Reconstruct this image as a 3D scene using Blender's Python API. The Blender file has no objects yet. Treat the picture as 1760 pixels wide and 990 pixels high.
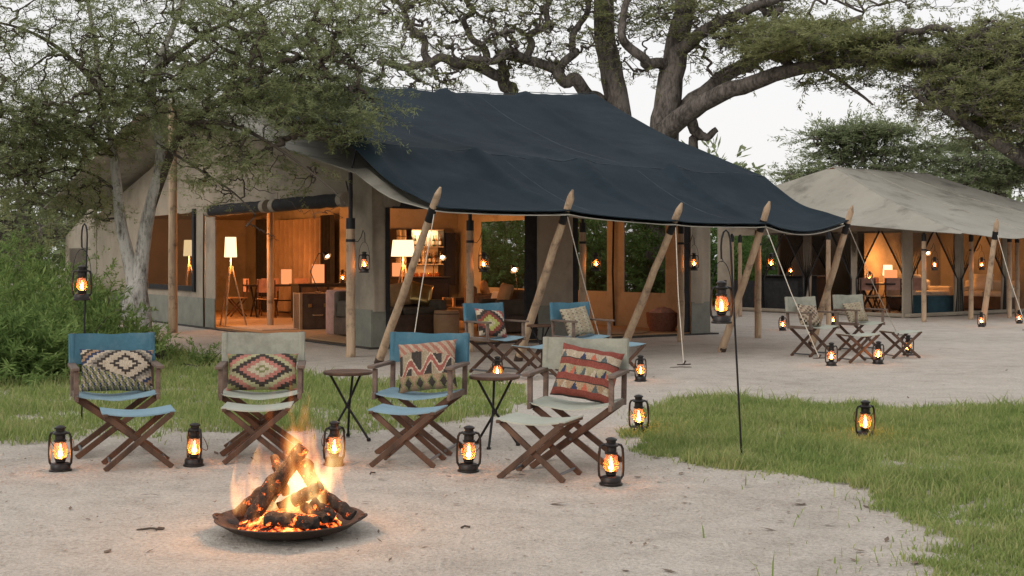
import bpy, math, random
import numpy as np
from mathutils import Vector, Matrix, noise as mnoise

# ------------------------------------------------------------------ camera
S = bpy.context.scene
C = bpy.data.collections.new("camp"); S.collection.children.link(C)
F, HC, YH = 2200.0, 1.45, 445.0            # focal length (photo pixels), eye height, horizon row
cam_d = bpy.data.cameras.new("camera"); cam_d.sensor_width = 36; cam_d.lens = 36*F/1760
cam_d.shift_y = -(495-YH)/1760; cam_d.clip_end = 2000; cam_d.clip_start = .05
cam = bpy.data.objects.new("camera", cam_d); S.collection.objects.link(cam)
cam.location = (0, 0, HC); cam.rotation_euler = (math.radians(90), 0, 0); S.camera = cam

# ------------------------------------------------------------------ sky, sun, exposure
SUN_EL, SUN_AZ = math.radians(32), math.radians(-140)     # low soft light from behind the photographer, to the left
W = bpy.data.worlds.new("World"); S.world = W; W.use_nodes = True
nt = W.node_tree; nt.nodes.clear()
sky = nt.nodes.new('ShaderNodeTexSky'); sky.sky_type = 'NISHITA'; sky.sun_disc = False
sky.sun_elevation = SUN_EL; sky.sun_rotation = SUN_AZ; sky.air_density = 1; sky.dust_density = 4
mix = nt.nodes.new('ShaderNodeMix'); mix.data_type = 'RGBA'; mix.inputs[0].default_value = .86   # thin even cloud over the sky
mix.inputs[7].default_value = (8.2, 8.0, 7.9, 1)
bg = nt.nodes.new('ShaderNodeBackground'); bg.inputs[1].default_value = .1
wo = nt.nodes.new('ShaderNodeOutputWorld')
nt.links.new(sky.outputs[0], mix.inputs[6]); nt.links.new(mix.outputs[2], bg.inputs[0]); nt.links.new(bg.outputs[0], wo.inputs[0])
sun_d = bpy.data.lights.new("sun", 'SUN'); sun_d.energy = .9; sun_d.angle = math.radians(45); sun_d.color = (1, .93, .86)
sun = bpy.data.objects.new("sun", sun_d); S.collection.objects.link(sun)
sd = Vector((math.sin(SUN_AZ)*math.cos(SUN_EL), math.cos(SUN_AZ)*math.cos(SUN_EL), math.sin(SUN_EL)))
sun.rotation_euler = sd.to_track_quat('Z', 'Y').to_euler(); sun.location = (-30, 20, 30)
S.view_settings.view_transform = 'Standard'; S.view_settings.look = 'None'; S.view_settings.exposure = 0.36; S.view_settings.gamma = 1
S.view_settings.use_curve_mapping = False
S.render.engine = 'CYCLES'
cy = S.cycles; cy.max_bounces = 6; cy.diffuse_bounces = 3; cy.glossy_bounces = 2; cy.transmission_bounces = 4
cy.transparent_max_bounces = 24; cy.caustics_reflective = False; cy.caustics_refractive = False
cy.sample_clamp_indirect = 4; cy.use_light_tree = True
try:
    cy.use_denoising = True; cy.denoiser = 'OPENIMAGEDENOISE'
except Exception: pass

# ------------------------------------------------------------------ helpers
R = math.radians
def P(x, y, D): return Vector(((x-880)/F*D, D, HC-(y-YH)/F*D))
def G(x, y):
    D = HC*F/(y-YH); return Vector(((x-880)/F*D, D, 0))
def nz(x, y=0, z=0): return mnoise.noise(Vector((x, y, z)))

class MB:
    def __init__(s): s.v = []; s.f = []
    def add(s, vs, fs):
        o = len(s.v); s.v += [tuple(p) for p in vs]; s.f += [tuple(i+o for i in q) for q in fs]; return s
    def box(s, c, size, rot=None):
        hx, hy, hz = [q/2 for q in size]; vs = []
        for z in (-hz, hz):
            for x, y in ((-hx, -hy), (hx, -hy), (hx, hy), (-hx, hy)): vs.append(Vector((x, y, z)))
        if rot is not None: vs = [rot @ p for p in vs]
        vs = [p+Vector(c) for p in vs]
        return s.add(vs, [(3, 2, 1, 0), (4, 5, 6, 7), (0, 1, 5, 4), (1, 2, 6, 5), (2, 3, 7, 6), (3, 0, 4, 7)])
    def bar(s, a, b, w, h, side=Vector((0, 1, 0))):
        a = Vector(a); b = Vector(b); d = (b-a).normalized(); x = (side - d*side.dot(d)).normalized(); y = d.cross(x)
        vs = []
        for p in (a, b):
            for i, j in ((-1, -1), (1, -1), (1, 1), (-1, 1)): vs.append(p+x*(i*w/2)+y*(j*h/2))
        return s.add(vs, [(3, 2, 1, 0), (4, 5, 6, 7), (0, 1, 5, 4), (1, 2, 6, 5), (2, 3, 7, 6), (3, 0, 4, 7)])
    def tube(s, pts, r, k=8, cap=True):
        pts = [Vector(p) for p in pts]; n = len(pts)
        if not hasattr(r, '__len__'): r = [r]*n
        vs = []; px = None
        for i, p in enumerate(pts):
            d = (pts[min(i+1, n-1)]-pts[max(i-1, 0)])
            if d.length < 1e-9: d = Vector((0, 0, 1))
            d.normalize()
            if px is None:
                px = d.orthogonal().normalized()
            else:
                px = (px-d*px.dot(d)); px = px.normalized() if px.length > 1e-6 else d.orthogonal().normalized()
            py = d.cross(px)
            for j in range(k):
                a = 2*math.pi*j/k; vs.append(p+(px*math.cos(a)+py*math.sin(a))*r[i])
        fs = []
        for i in range(n-1):
            for j in range(k):
                j2 = (j+1) % k; fs.append((i*k+j, i*k+j2, (i+1)*k+j2, (i+1)*k+j))
        if cap:
            fs.append(tuple(range(k-1, -1, -1))); fs.append(tuple((n-1)*k+j for j in range(k)))
        return s.add(vs, fs)
    def lathe(s, prof, k=20, c=(0, 0, 0), cap=True):
        vs = []; n = len(prof)
        for r_, z in prof:
            for j in range(k):
                a = 2*math.pi*j/k; vs.append((c[0]+r_*math.cos(a), c[1]+r_*math.sin(a), c[2]+z))
        fs = []
        for i in range(n-1):
            for j in range(k):
                j2 = (j+1) % k; fs.append((i*k+j, i*k+j2, (i+1)*k+j2, (i+1)*k+j))
        if cap:
            fs.append(tuple(range(k-1, -1, -1))); fs.append(tuple((n-1)*k+j for j in range(k)))
        return s.add(vs, fs)
    def sheet(s, fn, nu, nv, th):
        """closed thin cloth: fn(u,v) is one face, the other lies th along the normal"""
        A = [[Vector(fn(i/nu, j/nv)) for j in range(nv+1)] for i in range(nu+1)]
        top = []; bot = []
        for i in range(nu+1):
            for j in range(nv+1):
                du = A[min(i+1, nu)][j]-A[max(i-1, 0)][j]; dv = A[i][min(j+1, nv)]-A[i][max(j-1, 0)]
                n = du.cross(dv); n = n.normalized() if n.length > 1e-9 else Vector((0, 0, 1))
                top.append(A[i][j]); bot.append(A[i][j]-n*th)
        m = (nu+1)*(nv+1); fs = []
        q = lambda i, j: i*(nv+1)+j
        for i in range(nu):
            for j in range(nv):
                f = (q(i, j), q(i+1, j), q(i+1, j+1), q(i, j+1)); fs.append(f); fs.append(tuple(m+k for k in reversed(f)))
        for i in range(nu):
            fs.append((q(i+1, 0), q(i, 0), m+q(i, 0), m+q(i+1, 0))); fs.append((q(i, nv), q(i+1, nv), m+q(i+1, nv), m+q(i, nv)))
        for j in range(nv):
            fs.append((q(0, j), q(0, j+1), m+q(0, j+1), m+q(0, j))); fs.append((q(nu, j+1), q(nu, j), m+q(nu, j), m+q(nu, j+1)))
        return s.add(top+bot, fs)
    def build(s, name, mat, parent=None, smooth=False, bevel=0):
        me = bpy.data.meshes.new(name); me.from_pydata(s.v, [], s.f); me.update()
        return fin(name, me, mat, parent, smooth, bevel)

def fin(name, me, mat, parent=None, smooth=False, bevel=0):
    if mat is not None: me.materials.append(mat)
    if smooth: me.polygons.foreach_set('use_smooth', [True]*len(me.polygons))
    o = bpy.data.objects.new(name, me); C.objects.link(o)
    if parent is not None: o.parent = parent
    if bevel:
        b = o.modifiers.new('bevel', 'BEVEL'); b.width = bevel; b.segments = 2; b.limit_method = 'ANGLE'
    if smooth and smooth != 'all':
        try:
            me.set_sharp_from_angle(angle=R(40))
        except Exception: pass
    return o
def npmesh(name, verts, quads, mat, parent=None, cols=None, kind=None):
    """verts (n,3) array, quads (m,3|4) array of indices"""
    me = bpy.data.meshes.new(name); k = quads.shape[1]; m = len(quads)
    me.vertices.add(len(verts)); me.vertices.foreach_set('co', np.ascontiguousarray(verts, np.float32).ravel())
    me.loops.add(m*k); me.loops.foreach_set('vertex_index', np.ascontiguousarray(quads, np.int32).ravel())
    me.polygons.add(m); me.polygons.foreach_set('loop_start', np.arange(0, m*k, k, dtype=np.int32))
    me.update(calc_edges=True); me.validate()
    if cols is not None:
        a = me.color_attributes.new('Col', 'FLOAT_COLOR', 'CORNER')
        a.data.foreach_set('color', np.repeat(np.c_[cols, np.ones(len(cols))].astype(np.float32), k, axis=0).ravel())
    o = fin(name, me, mat, parent)
    if kind: o['kind'] = kind
    return o
def tag(o, label, cat, group=None):
    o['label'] = label; o['category'] = cat
    if group: o['group'] = group
    return o
def thing(name, label, cat, loc=(0, 0, 0), rz=0, group=None):
    o = bpy.data.objects.new(name, None); C.objects.link(o); o.empty_display_size = .1
    o.location = loc; o.rotation_euler = (0, 0, rz); return tag(o, label, cat, group)
def copy_tree(o, parent=None):
    c = o.copy(); C.objects.link(c)
    if parent is not None: c.parent = parent
    for ch in list(o.children): copy_tree(ch, c)
    return c
def put(proto, used, loc, rz, label, group=None, tilt=None):
    o = proto if not used else copy_tree(proto)
    used.append(1); o.location = loc; o.rotation_euler = (tilt[0] if tilt else 0, tilt[1] if tilt else 0, rz); o['label'] = label
    if group: o['group'] = group
    return o

# ------------------------------------------------------------------ materials
def nodes(name):
    m = bpy.data.materials.new(name); m.use_nodes = True; t = m.node_tree; t.nodes.clear()
    out = t.nodes.new('ShaderNodeOutputMaterial'); return m, t, out
def N(t, typ, **kw):
    n = t.nodes.new(typ)
    for k, v in kw.items():
        if k.startswith('i'): n.inputs[int(k[1:])].default_value = v
        else: setattr(n, k, v)
    return n
def mixc(t, fac, a, b, blend='MIX'):
    n = t.nodes.new('ShaderNodeMix'); n.data_type = 'RGBA'; n.blend_type = blend
    for i, q in ((0, fac), (6, a), (7, b)):
        if isinstance(q, bpy.types.NodeSocket): t.links.new(q, n.inputs[i])
        else: n.inputs[i].default_value = q if i == 0 else (q[0], q[1], q[2], 1)
    return n.outputs[2]
def math_(t, op, a, b=None, clamp=False):
    n = t.nodes.new('ShaderNodeMath'); n.operation = op; n.use_clamp = clamp
    for i, q in ((0, a), (1, b)):
        if q is None: continue
        if isinstance(q, bpy.types.NodeSocket): t.links.new(q, n.inputs[i])
        else: n.inputs[i].default_value = q
    return n.outputs[0]
def noise(t, vec, scale, detail=4, rough=.6, stretch=None):
    if stretch:
        mp = N(t, 'ShaderNodeMapping'); mp.inputs['Scale'].default_value = stretch; t.links.new(vec, mp.inputs[0]); vec = mp.outputs[0]
    n = N(t, 'ShaderNodeTexNoise'); n.inputs['Scale'].default_value = scale; n.inputs['Detail'].default_value = detail
    n.inputs['Roughness'].default_value = rough; t.links.new(vec, n.inputs['Vector']); return n.outputs['Fac']
def ramp(t, fac, stops, interp='LINEAR'):
    n = N(t, 'ShaderNodeValToRGB'); n.color_ramp.interpolation = interp; e = n.color_ramp.elements
    while len(e) < len(stops): e.new(.5)
    for i, (p, c) in enumerate(stops):
        e[i].position = p; e[i].color = (c[0], c[1], c[2], 1)
    t.links.new(fac, n.inputs[0]); return n.outputs[0]
def mat(name, c1, c2=None, rough=.8, scale=6, stretch=None, bump=0, bscale=80, trans=0, metal=0, spec=.3, fine=.25, stain=None):
    m, t, out = nodes(name); tc = N(t, 'ShaderNodeTexCoord').outputs['Object']
    c2 = c2 or tuple(q*.7 for q in c1)
    f1 = noise(t, tc, scale, 5, .6, stretch); f2 = noise(t, tc, scale*9, 3, .6, stretch)
    f = math_(t, 'ADD', math_(t, 'MULTIPLY', f1, 1-fine), math_(t, 'MULTIPLY', f2, fine))
    col = ramp(t, f, [(.36, c2), (.62, c1)])
    if stain:
        sf = noise(t, tc, stain[1], 6, .65); sf = ramp(t, sf, [(.52, (0, 0, 0)), (.7, (1, 1, 1))])
        col = mixc(t, sf, col, stain[0])
    b = N(t, 'ShaderNodeBsdfPrincipled'); b.inputs['Roughness'].default_value = rough; b.inputs['Metallic'].default_value = metal
    b.inputs['Specular IOR Level'].default_value = spec; t.links.new(col, b.inputs['Base Color'])
    if bump:
        bf = noise(t, tc, bscale, 4, .65, stretch); bn = N(t, 'ShaderNodeBump'); bn.inputs['Strength'].default_value = bump
        bn.inputs['Distance'].default_value = .02; t.links.new(bf, bn.inputs['Height']); t.links.new(bn.outputs[0], b.inputs['Normal'])
    sh = b.outputs[0]
    if trans:
        tr = N(t, 'ShaderNodeBsdfTranslucent'); t.links.new(col, tr.inputs[0]); mx = N(t, 'ShaderNodeMixShader', i0=trans)
        t.links.new(sh, mx.inputs[1]); t.links.new(tr.outputs[0], mx.inputs[2]); sh = mx.outputs[0]
    t.links.new(sh, out.inputs[0]); return m
def emit(name, col, strength):
    m, t, out = nodes(name); e = N(t, 'ShaderNodeEmission'); e.inputs[0].default_value = (*col, 1); e.inputs[1].default_value = strength
    t.links.new(e.outputs[0], out.inputs[0]); return m
def leafmat(name, a, b, c, scale=.9, trans=.35):
    m, t, out = nodes(name); g = N(t, 'ShaderNodeNewGeometry'); f = noise(t, g.outputs['Position'], scale, 3, .6)
    rnd = g.outputs['Random Per Island']
    f2 = math_(t, 'ADD', math_(t, 'MULTIPLY', f, .6), math_(t, 'MULTIPLY', rnd, .4))
    col = ramp(t, f2, [(.25, a), (.5, b), (.75, c)])
    d = N(t, 'ShaderNodeBsdfDiffuse'); t.links.new(col, d.inputs[0]); tr = N(t, 'ShaderNodeBsdfTranslucent'); t.links.new(col, tr.inputs[0])
    mx = N(t, 'ShaderNodeMixShader', i0=trans); t.links.new(d.outputs[0], mx.inputs[1]); t.links.new(tr.outputs[0], mx.inputs[2])
    t.links.new(mx.outputs[0], out.inputs[0]); return m
def attrmat(name, rough=.9):
    m, t, out = nodes(name); a = N(t, 'ShaderNodeVertexColor'); a.layer_name = 'Col'
    tc = N(t, 'ShaderNodeTexCoord').outputs['Object']; f = noise(t, tc, 260, 2, .6, (1, 1, .35)); f2 = noise(t, tc, 14, 4, .6)
    col = mixc(t, 1.0, a.outputs[0], ramp(t, f, [(.3, (.55, .53, .5)), (.7, (1.1, 1.08, 1.05))]), 'MULTIPLY')
    col = mixc(t, 1.0, col, ramp(t, f2, [(.3, (.75, .73, .7)), (.7, (1.05, 1.05, 1.05))]), 'MULTIPLY')
    b = N(t, 'ShaderNodeBsdfPrincipled'); b.inputs['Roughness'].default_value = rough; b.inputs['Specular IOR Level'].default_value = .15
    bn = N(t, 'ShaderNodeBump'); bn.inputs['Strength'].default_value = .5; bn.inputs['Distance'].default_value = .01
    t.links.new(f, bn.inputs['Height']); t.links.new(bn.outputs[0], b.inputs['Normal'])
    t.links.new(col, b.inputs['Base Color']); t.links.new(b.outputs[0], out.inputs[0]); return m
def clear(name, tint, amount, trl=0, rough=.05):
    """thin clear sheet: mostly transparent, some gloss, optional haze that scatters the flame's light"""
    m, t, out = nodes(name); tr = N(t, 'ShaderNodeBsdfTransparent'); tr.inputs[0].default_value = (*tint, 1)
    g = N(t, 'ShaderNodeBsdfGlossy'); g.inputs['Roughness'].default_value = rough; g.inputs[0].default_value = (1, 1, 1, 1)
    mx = N(t, 'ShaderNodeMixShader', i0=amount); t.links.new(tr.outputs[0], mx.inputs[1]); t.links.new(g.outputs[0], mx.inputs[2]); sh = mx.outputs[0]
    if trl:
        l = N(t, 'ShaderNodeBsdfTranslucent'); l.inputs[0].default_value = (1, .36, .14, 1)
        m2 = N(t, 'ShaderNodeMixShader', i0=trl); t.links.new(sh, m2.inputs[1]); t.links.new(l.outputs[0], m2.inputs[2]); sh = m2.outputs[0]
    t.links.new(sh, out.inputs[0]); return m
def netmat(name, col, cover):
    m, t, out = nodes(name); tr = N(t, 'ShaderNodeBsdfTransparent'); d = N(t, 'ShaderNodeBsdfDiffuse'); d.inputs[0].default_value = (*col, 1)
    mx = N(t, 'ShaderNodeMixShader', i0=cover); t.links.new(tr.outputs[0], mx.inputs[1]); t.links.new(d.outputs[0], mx.inputs[2])
    t.links.new(mx.outputs[0], out.inputs[0]); return m

M = {}
M['canvas'] = mat('beige_canvas', (.40, .352, .28), (.31, .272, .215), .9, 1.3, None, .25, 300, .18, stain=((.2, .18, .15), .8))
M['fly_grey'] = mat('grey_fly_canvas', (.38, .365, .315), (.315, .30, .258), .85, .8, None, .2, 200, .12, stain=((.17, .163, .14), 1.1))
M['fly_blue'] = mat('navy_fly_canvas', (.019, .031, .041), (.013, .022, .030), .85, .7, None, .2, 200, .03, spec=.1, stain=((.026, .039, .050), .6))
M['seam_blue'] = mat('navy_seam', (.05, .068, .082), None, .85)
M['skirt'] = mat('green_grey_skirt', (.215, .22, .185), (.15, .155, .13), .7, 3, None, .3, 90, .05)
M['blind'] = mat('charcoal_blind', (.025, .026, .028), (.014, .014, .015), .85, 9, None, .3, 60)
M['groundsheet'] = mat('groundsheet', (.05, .045, .04), None, .8, 6)
M['matting'] = mat('sisal_matting', (.40, .27, .15), (.28, .18, .10), .9, 30, None, .4, 300)
M['rug'] = mat('pale_rug', (.55, .43, .32), (.42, .31, .22), .95, 18, None, .5, 200)
M['wood_pole'] = mat('peeled_pole_wood', (.47, .35, .235), (.28, .195, .13), .75, 7, (1, 1, .12), .5, 30, stain=((.12, .085, .06), 5))
M['wood_dark'] = mat('dark_chair_wood', (.105, .058, .036), (.045, .026, .018), .5, 10, (1, 1, .25), .2, 60)
M['wood_grey'] = mat('weathered_chair_wood', (.17, .125, .10), (.085, .062, .05), .65, 12, (1, .3, 1), .3, 60)
M['black_wood'] = mat('black_wood', (.02, .016, .014), (.01, .008, .007), .4, 8)
M['steel'] = mat('black_steel', (.018, .018, .02), None, .45, 12, metal=.4)
M['steel_grey'] = mat('grey_steel', (.16, .17, .18), None, .4, 12, metal=.7)
M['lantern_metal'] = mat('sooty_lantern_metal', (.030, .027, .026), (.016, .013, .012), .38, 30, metal=.6, spec=.5)
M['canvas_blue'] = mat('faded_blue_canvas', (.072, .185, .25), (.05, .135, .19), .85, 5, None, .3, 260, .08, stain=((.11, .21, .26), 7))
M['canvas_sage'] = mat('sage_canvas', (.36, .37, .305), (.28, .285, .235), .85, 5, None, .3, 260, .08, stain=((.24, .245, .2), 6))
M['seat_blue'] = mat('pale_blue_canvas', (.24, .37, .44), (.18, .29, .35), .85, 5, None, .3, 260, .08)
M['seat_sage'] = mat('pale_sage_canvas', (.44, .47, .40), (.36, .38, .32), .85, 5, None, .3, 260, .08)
M['kilim'] = attrmat('kilim_weave')
M['kilim_back'] = mat('cushion_back', (.36, .29, .21), None, .95, 12, None, .4, 200)
M['iron'] = mat('rusty_iron', (.085, .055, .043), (.035, .026, .022), .65, 14, None, .4, 60, metal=.3)
M['bark_wood'] = mat('charred_log', (.032, .022, .017), (.009, .008, .007), .85, 14, (1, 1, .3), 1, 40)
M['rope'] = mat('white_rope', (.62, .57, .48), None, .9, 40)
M['glass'] = clear('lantern_glass', (1, .84, .66), .07, .12)
M['flame'] = emit('lantern_flame', (1, .38, .09), 190)
M['net'] = netmat('black_net', (.02, .018, .016), .27)
M['net_fine'] = netmat('brown_net', (.05, .035, .022), .42)
M['curtain'] = mat('tan_curtain', (.36, .27, .19), (.27, .20, .14), .95, 3, None, .2, 200, .15)
M['leather'] = mat('brown_leather', (.11, .07, .045), (.06, .038, .026), .5, 6, None, .3, 120)
M['leather_tan'] = mat('tan_leather', (.42, .27, .15), (.33, .2, .11), .5, 4, None, .2, 120)
M['pink_fabric'] = mat('pink_fabric', (.50, .30, .25), None, .9, 8)
M['sofa'] = mat('olive_sofa_fabric', (.10, .085, .065), None, .95, 6, None, .3, 200)
M['linen'] = mat('cream_linen', (.62, .55, .44), (.5, .44, .35), .95, 5, None, .3, 200)
M['orange_fabric'] = mat('ochre_fabric', (.45, .27, .13), None, .95, 5)
M['navy_fabric'] = mat('petrol_fabric', (.03, .075, .10), None, .9, 6)
M['brass'] = mat('brass', (.55, .4, .16), None, .3, 8, metal=.9)
M['shade'] = emit('lit_lamp_shade', (1, .70, .36), 1.7)
M['shade_orange'] = emit('lit_paper_lantern', (1, .34, .13), .85)
M['bulb'] = emit('lit_bulb', (1, .72, .42), 14)
M['brick_basket'] = mat('woven_basket', (.25, .11, .07), (.14, .06, .04), .9, 30, None, .6, 150)

def sandmat():
    m, t, out = nodes('pale_gravelly_sand'); tc = N(t, 'ShaderNodeNewGeometry').outputs['Position']
    a = noise(t, tc, .5, 6, .65); b = noise(t, tc, 3.2, 6, .7); c = noise(t, tc, 42, 3, .7); d = noise(t, tc, 160, 2, .7)
    col = ramp(t, math_(t, 'ADD', math_(t, 'MULTIPLY', a, .45), math_(t, 'MULTIPLY', b, .55)), [(.32, (.36, .33, .29)), (.5, (.50, .465, .415)), (.68, (.59, .555, .50))])
    col = mixc(t, 1, col, ramp(t, c, [(.3, (.72, .7, .68)), (.6, (1.06, 1.06, 1.06))]), 'MULTIPLY')
    col = mixc(t, 1, col, ramp(t, d, [(.3, (.78, .76, .74)), (.65, (1.1, 1.1, 1.1))]), 'MULTIPLY')
    p = N(t, 'ShaderNodeBsdfPrincipled'); p.inputs['Roughness'].default_value = .95; p.inputs['Specular IOR Level'].default_value = .1
    t.links.new(col, p.inputs['Base Color'])
    h = math_(t, 'ADD', math_(t, 'MULTIPLY', b, 1.6), math_(t, 'ADD', math_(t, 'MULTIPLY', c, .5), math_(t, 'MULTIPLY', d, .25)))
    bn = N(t, 'ShaderNodeBump'); bn.inputs['Strength'].default_value = .8; bn.inputs['Distance'].default_value = .035
    t.links.new(h, bn.inputs['Height']); t.links.new(bn.outputs[0], p.inputs['Normal']); t.links.new(p.outputs[0], out.inputs[0]); return m
M['sand'] = sandmat()
def barkmat(name, dark, light, sc, thr=.5):
    m, t, out = nodes(name); tc = N(t, 'ShaderNodeNewGeometry').outputs['Position']
    f = noise(t, tc, sc, 6, .7, (1, 1, .45)); f2 = noise(t, tc, sc*5, 4, .7, (1, 1, .3))
    col = ramp(t, math_(t, 'ADD', math_(t, 'MULTIPLY', f, .6), math_(t, 'MULTIPLY', f2, .4)), [(thr-.08, dark), (thr+.06, light)])
    p = N(t, 'ShaderNodeBsdfPrincipled'); p.inputs['Roughness'].default_value = .95; p.inputs['Specular IOR Level'].default_value = .1
    t.links.new(col, p.inputs['Base Color']); bn = N(t, 'ShaderNodeBump'); bn.inputs['Strength'].default_value = 1; bn.inputs['Distance'].default_value = .05
    t.links.new(f2, bn.inputs['Height']); t.links.new(bn.outputs[0], p.inputs['Normal']); t.links.new(p.outputs[0], out.inputs[0]); return m
M['bark_pale'] = barkmat('pale_lichened_bark', (.11, .09, .075), (.62, .595, .555), 5, .46)
M['bark'] = barkmat('grey_acacia_bark', (.06, .052, .046), (.19, .17, .155), 2.5, .5)
M['twig'] = mat('twig_bark', (.09, .075, .06), None, .9, 5)
M['leaf_near'] = leafmat('acacia_leaf', (.17, .20, .105), (.27, .31, .155), (.40, .43, .22), 1.1, .55)
M['leaf_back'] = leafmat('umbrella_acacia_leaf', (.19, .21, .105), (.28, .30, .145), (.38, .39, .19), .6, .55)
M['leaf_far'] = leafmat('far_acacia_leaf', (.17, .205, .12), (.24, .285, .155), (.32, .36, .20), .3, .55)
M['leaf_bush'] = leafmat('bush_leaf', (.09, .15, .05), (.18, .27, .085), (.32, .42, .15), 1.6, .5)
M['leaf_hedge'] = leafmat('thicket_leaf', (.08, .15, .045), (.13, .22, .065), (.19, .29, .10), .4, .45)
M['grass'] = leafmat('grass_blade', (.17, .25, .075), (.27, .34, .115), (.42, .42, .20), 1.6, .45)
M['pebble'] = mat('pebble', (.55, .48, .42), (.38, .33, .28), .9, 3)

# ------------------------------------------------------------------ ground
rng = np.random.default_rng(7); random.seed(3)
def smoothn(x, y, s): return np.sin(x*s*1.3+1.7*np.sin(y*s*.9))*np.cos(y*s*1.1+1.3*np.sin(x*s*.7+2))
def ground():
    ys = np.concatenate([[-60, -10, 2], np.geomspace(4.6, 34, 300), [60, 150, 700]]); us = np.concatenate([[-400, -60, -16], np.linspace(-1, 1, 260), [16, 60, 400]])
    V = []
    for y in ys:
        for u in us: V.append((u if abs(u) > 1.01 else u*15, y))
    V = np.array(V); x, y = V.T; z = np.zeros(len(V)); near = (np.abs(x) < 15) & (y > 4.7) & (y < 33)
    z += near*(.005*smoothn(x, y, 1.9)+.004*smoothn(x+3, y, 5.3)+.003*smoothn(x, y+2, 11))
    for _ in range(900):         # footprints and scuffs
        Dd = 5.2+rng.gamma(2, 4.0); cx = rng.uniform(-.45, .45)*Dd; a = rng.uniform(0, 3.14); dx = x-cx; dy = y-Dd; ok = (np.abs(dx) < .4) & (np.abs(dy) < .4)
        p = dx[ok]*np.cos(a)+dy[ok]*np.sin(a); q = -dx[ok]*np.sin(a)+dy[ok]*np.cos(a); e = (p/.13)**2+(q/.055)**2; z[ok] += -.010*np.exp(-e*1.4)+.006*np.exp(-((np.sqrt(e)-1.35)/.3)**2)
    nx = len(us); i, j = np.meshgrid(np.arange(len(ys)-1), np.arange(nx-1), indexing='ij'); b_ = (i*nx+j).ravel()
    o = npmesh('ground', np.c_[V, np.clip(z, -.014, .008)], np.c_[b_, b_+1, b_+nx+1, b_+nx], M['sand']); o.data.polygons.foreach_set('use_smooth', [True]*len(o.data.polygons)); o['kind'] = 'structure'
    o['label'] = 'pale gravelly sand ground of the camp clearing'
ground()
def poly(pix): return np.array([[*(G(x, y).xy)] for x, y in pix])
def inside(p, pg):
    x, y = p[:, 0], p[:, 1]; r = np.zeros(len(p), bool); j = len(pg)-1
    for i in range(len(pg)):
        xi, yi = pg[i]; xj, yj = pg[j]
        c = ((yi > y) != (yj > y)) & (x < (xj-xi)*(y-yi)/(yj-yi+1e-12)+xi); r ^= c; j = i
    return r
GR_L = poly([(-420, 775), (0, 765), (140, 752), (300, 748), (450, 745), (560, 745), (660, 742), (760, 728), (840, 714), (905, 690), (885, 668), (800, 655), (690, 652), (600, 655), (500, 640), (400, 622), (330, 612), (262, 598), (250, 585), (120, 570), (-200, 560), (-600, 600)])
GR_R = poly([(1075, 768), (1100, 778), (1180, 788), (1290, 806), (1400, 832), (1500, 862), (1570, 905), (1605, 945), (1560, 985), (1540, 1040), (1900, 1080), (2400, 900), (2300, 715), (1900, 703), (1760, 703), (1640, 708), (1500, 700), (1330, 692), (1200, 688), (1120, 697), (1085, 722)])
def smoothn(x, y, s): return np.sin(x*s*1.3+1.7*np.sin(y*s*.9))*np.cos(y*s*1.1+1.3*np.sin(x*s*.7+2))
def blades(pg, n, name, label, hmul):
    lo = pg.min(0); hi = pg.max(0); hi = np.minimum(hi, [14, 26]); lo = np.maximum(lo, [-14, 5])
    p = rng.uniform(lo, hi, (n*4, 2))
    j = p + .2*np.c_[smoothn(p[:, 0], p[:, 1], 2.3), smoothn(p[:, 1], p[:, 0], 2.9)] + .09*np.c_[smoothn(p[:, 0], p[:, 1], 9), smoothn(p[:, 1], p[:, 0], 11)] + rng.standard_t(2.5, p.shape)*.04
    ok = inside(j, pg); D = p[:, 1]
    ok &= rng.random(len(p)) < np.clip(10/D, .25, 1)**1.3
    ok &= (smoothn(p[:, 0], p[:, 1], 1.7)+.6*smoothn(p[:, 0]+5, p[:, 1], 6)+rng.normal(0, .45, len(p))) > -.85
    ok &= np.abs(p[:, 0]) < .47*D+3.2
    p = p[ok][:n]; m = len(p)
    h = hmul*rng.gamma(3, .33, m)*(.052+.028*smoothn(p[:, 0], p[:, 1], 2.1)+.02*smoothn(p[:, 0], p[:, 1], 7))+.012
    w = rng.uniform(.0025, .0055, m)*np.clip(p[:, 1]/9, 1, 2.2)
    a = rng.uniform(0, 2*np.pi, m); ln = rng.uniform(.1, .9, m)*h; b = rng.uniform(0, 2*np.pi, m)
    base = np.c_[p, np.zeros(m)]; sx = np.c_[np.cos(a)*w, np.sin(a)*w, np.zeros(m)]
    mid = base+np.c_[np.cos(b)*ln*.35, np.sin(b)*ln*.35, h*.62]; tip = base+np.c_[np.cos(b)*ln, np.sin(b)*ln, h]
    V = np.stack([base-sx, base+sx, mid+sx*.7, tip, mid-sx*.7], 1).reshape(-1, 3)
    k = np.arange(m)[:, None]*5
    T = np.concatenate([k+[0, 1, 2], k+[0, 2, 4], k+[4, 2, 3]], 0)
    o = npmesh(name, V, T, M['grass'], None, None, 'stuff'); o['label'] = label; o['category'] = 'grass'
blades(GR_L, 165000, 'grass', 'short green grass behind the front row of chairs', .9)
blades(GR_R, 225000, 'grass', 'short green lawn around the standing lantern hook', .66)
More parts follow.
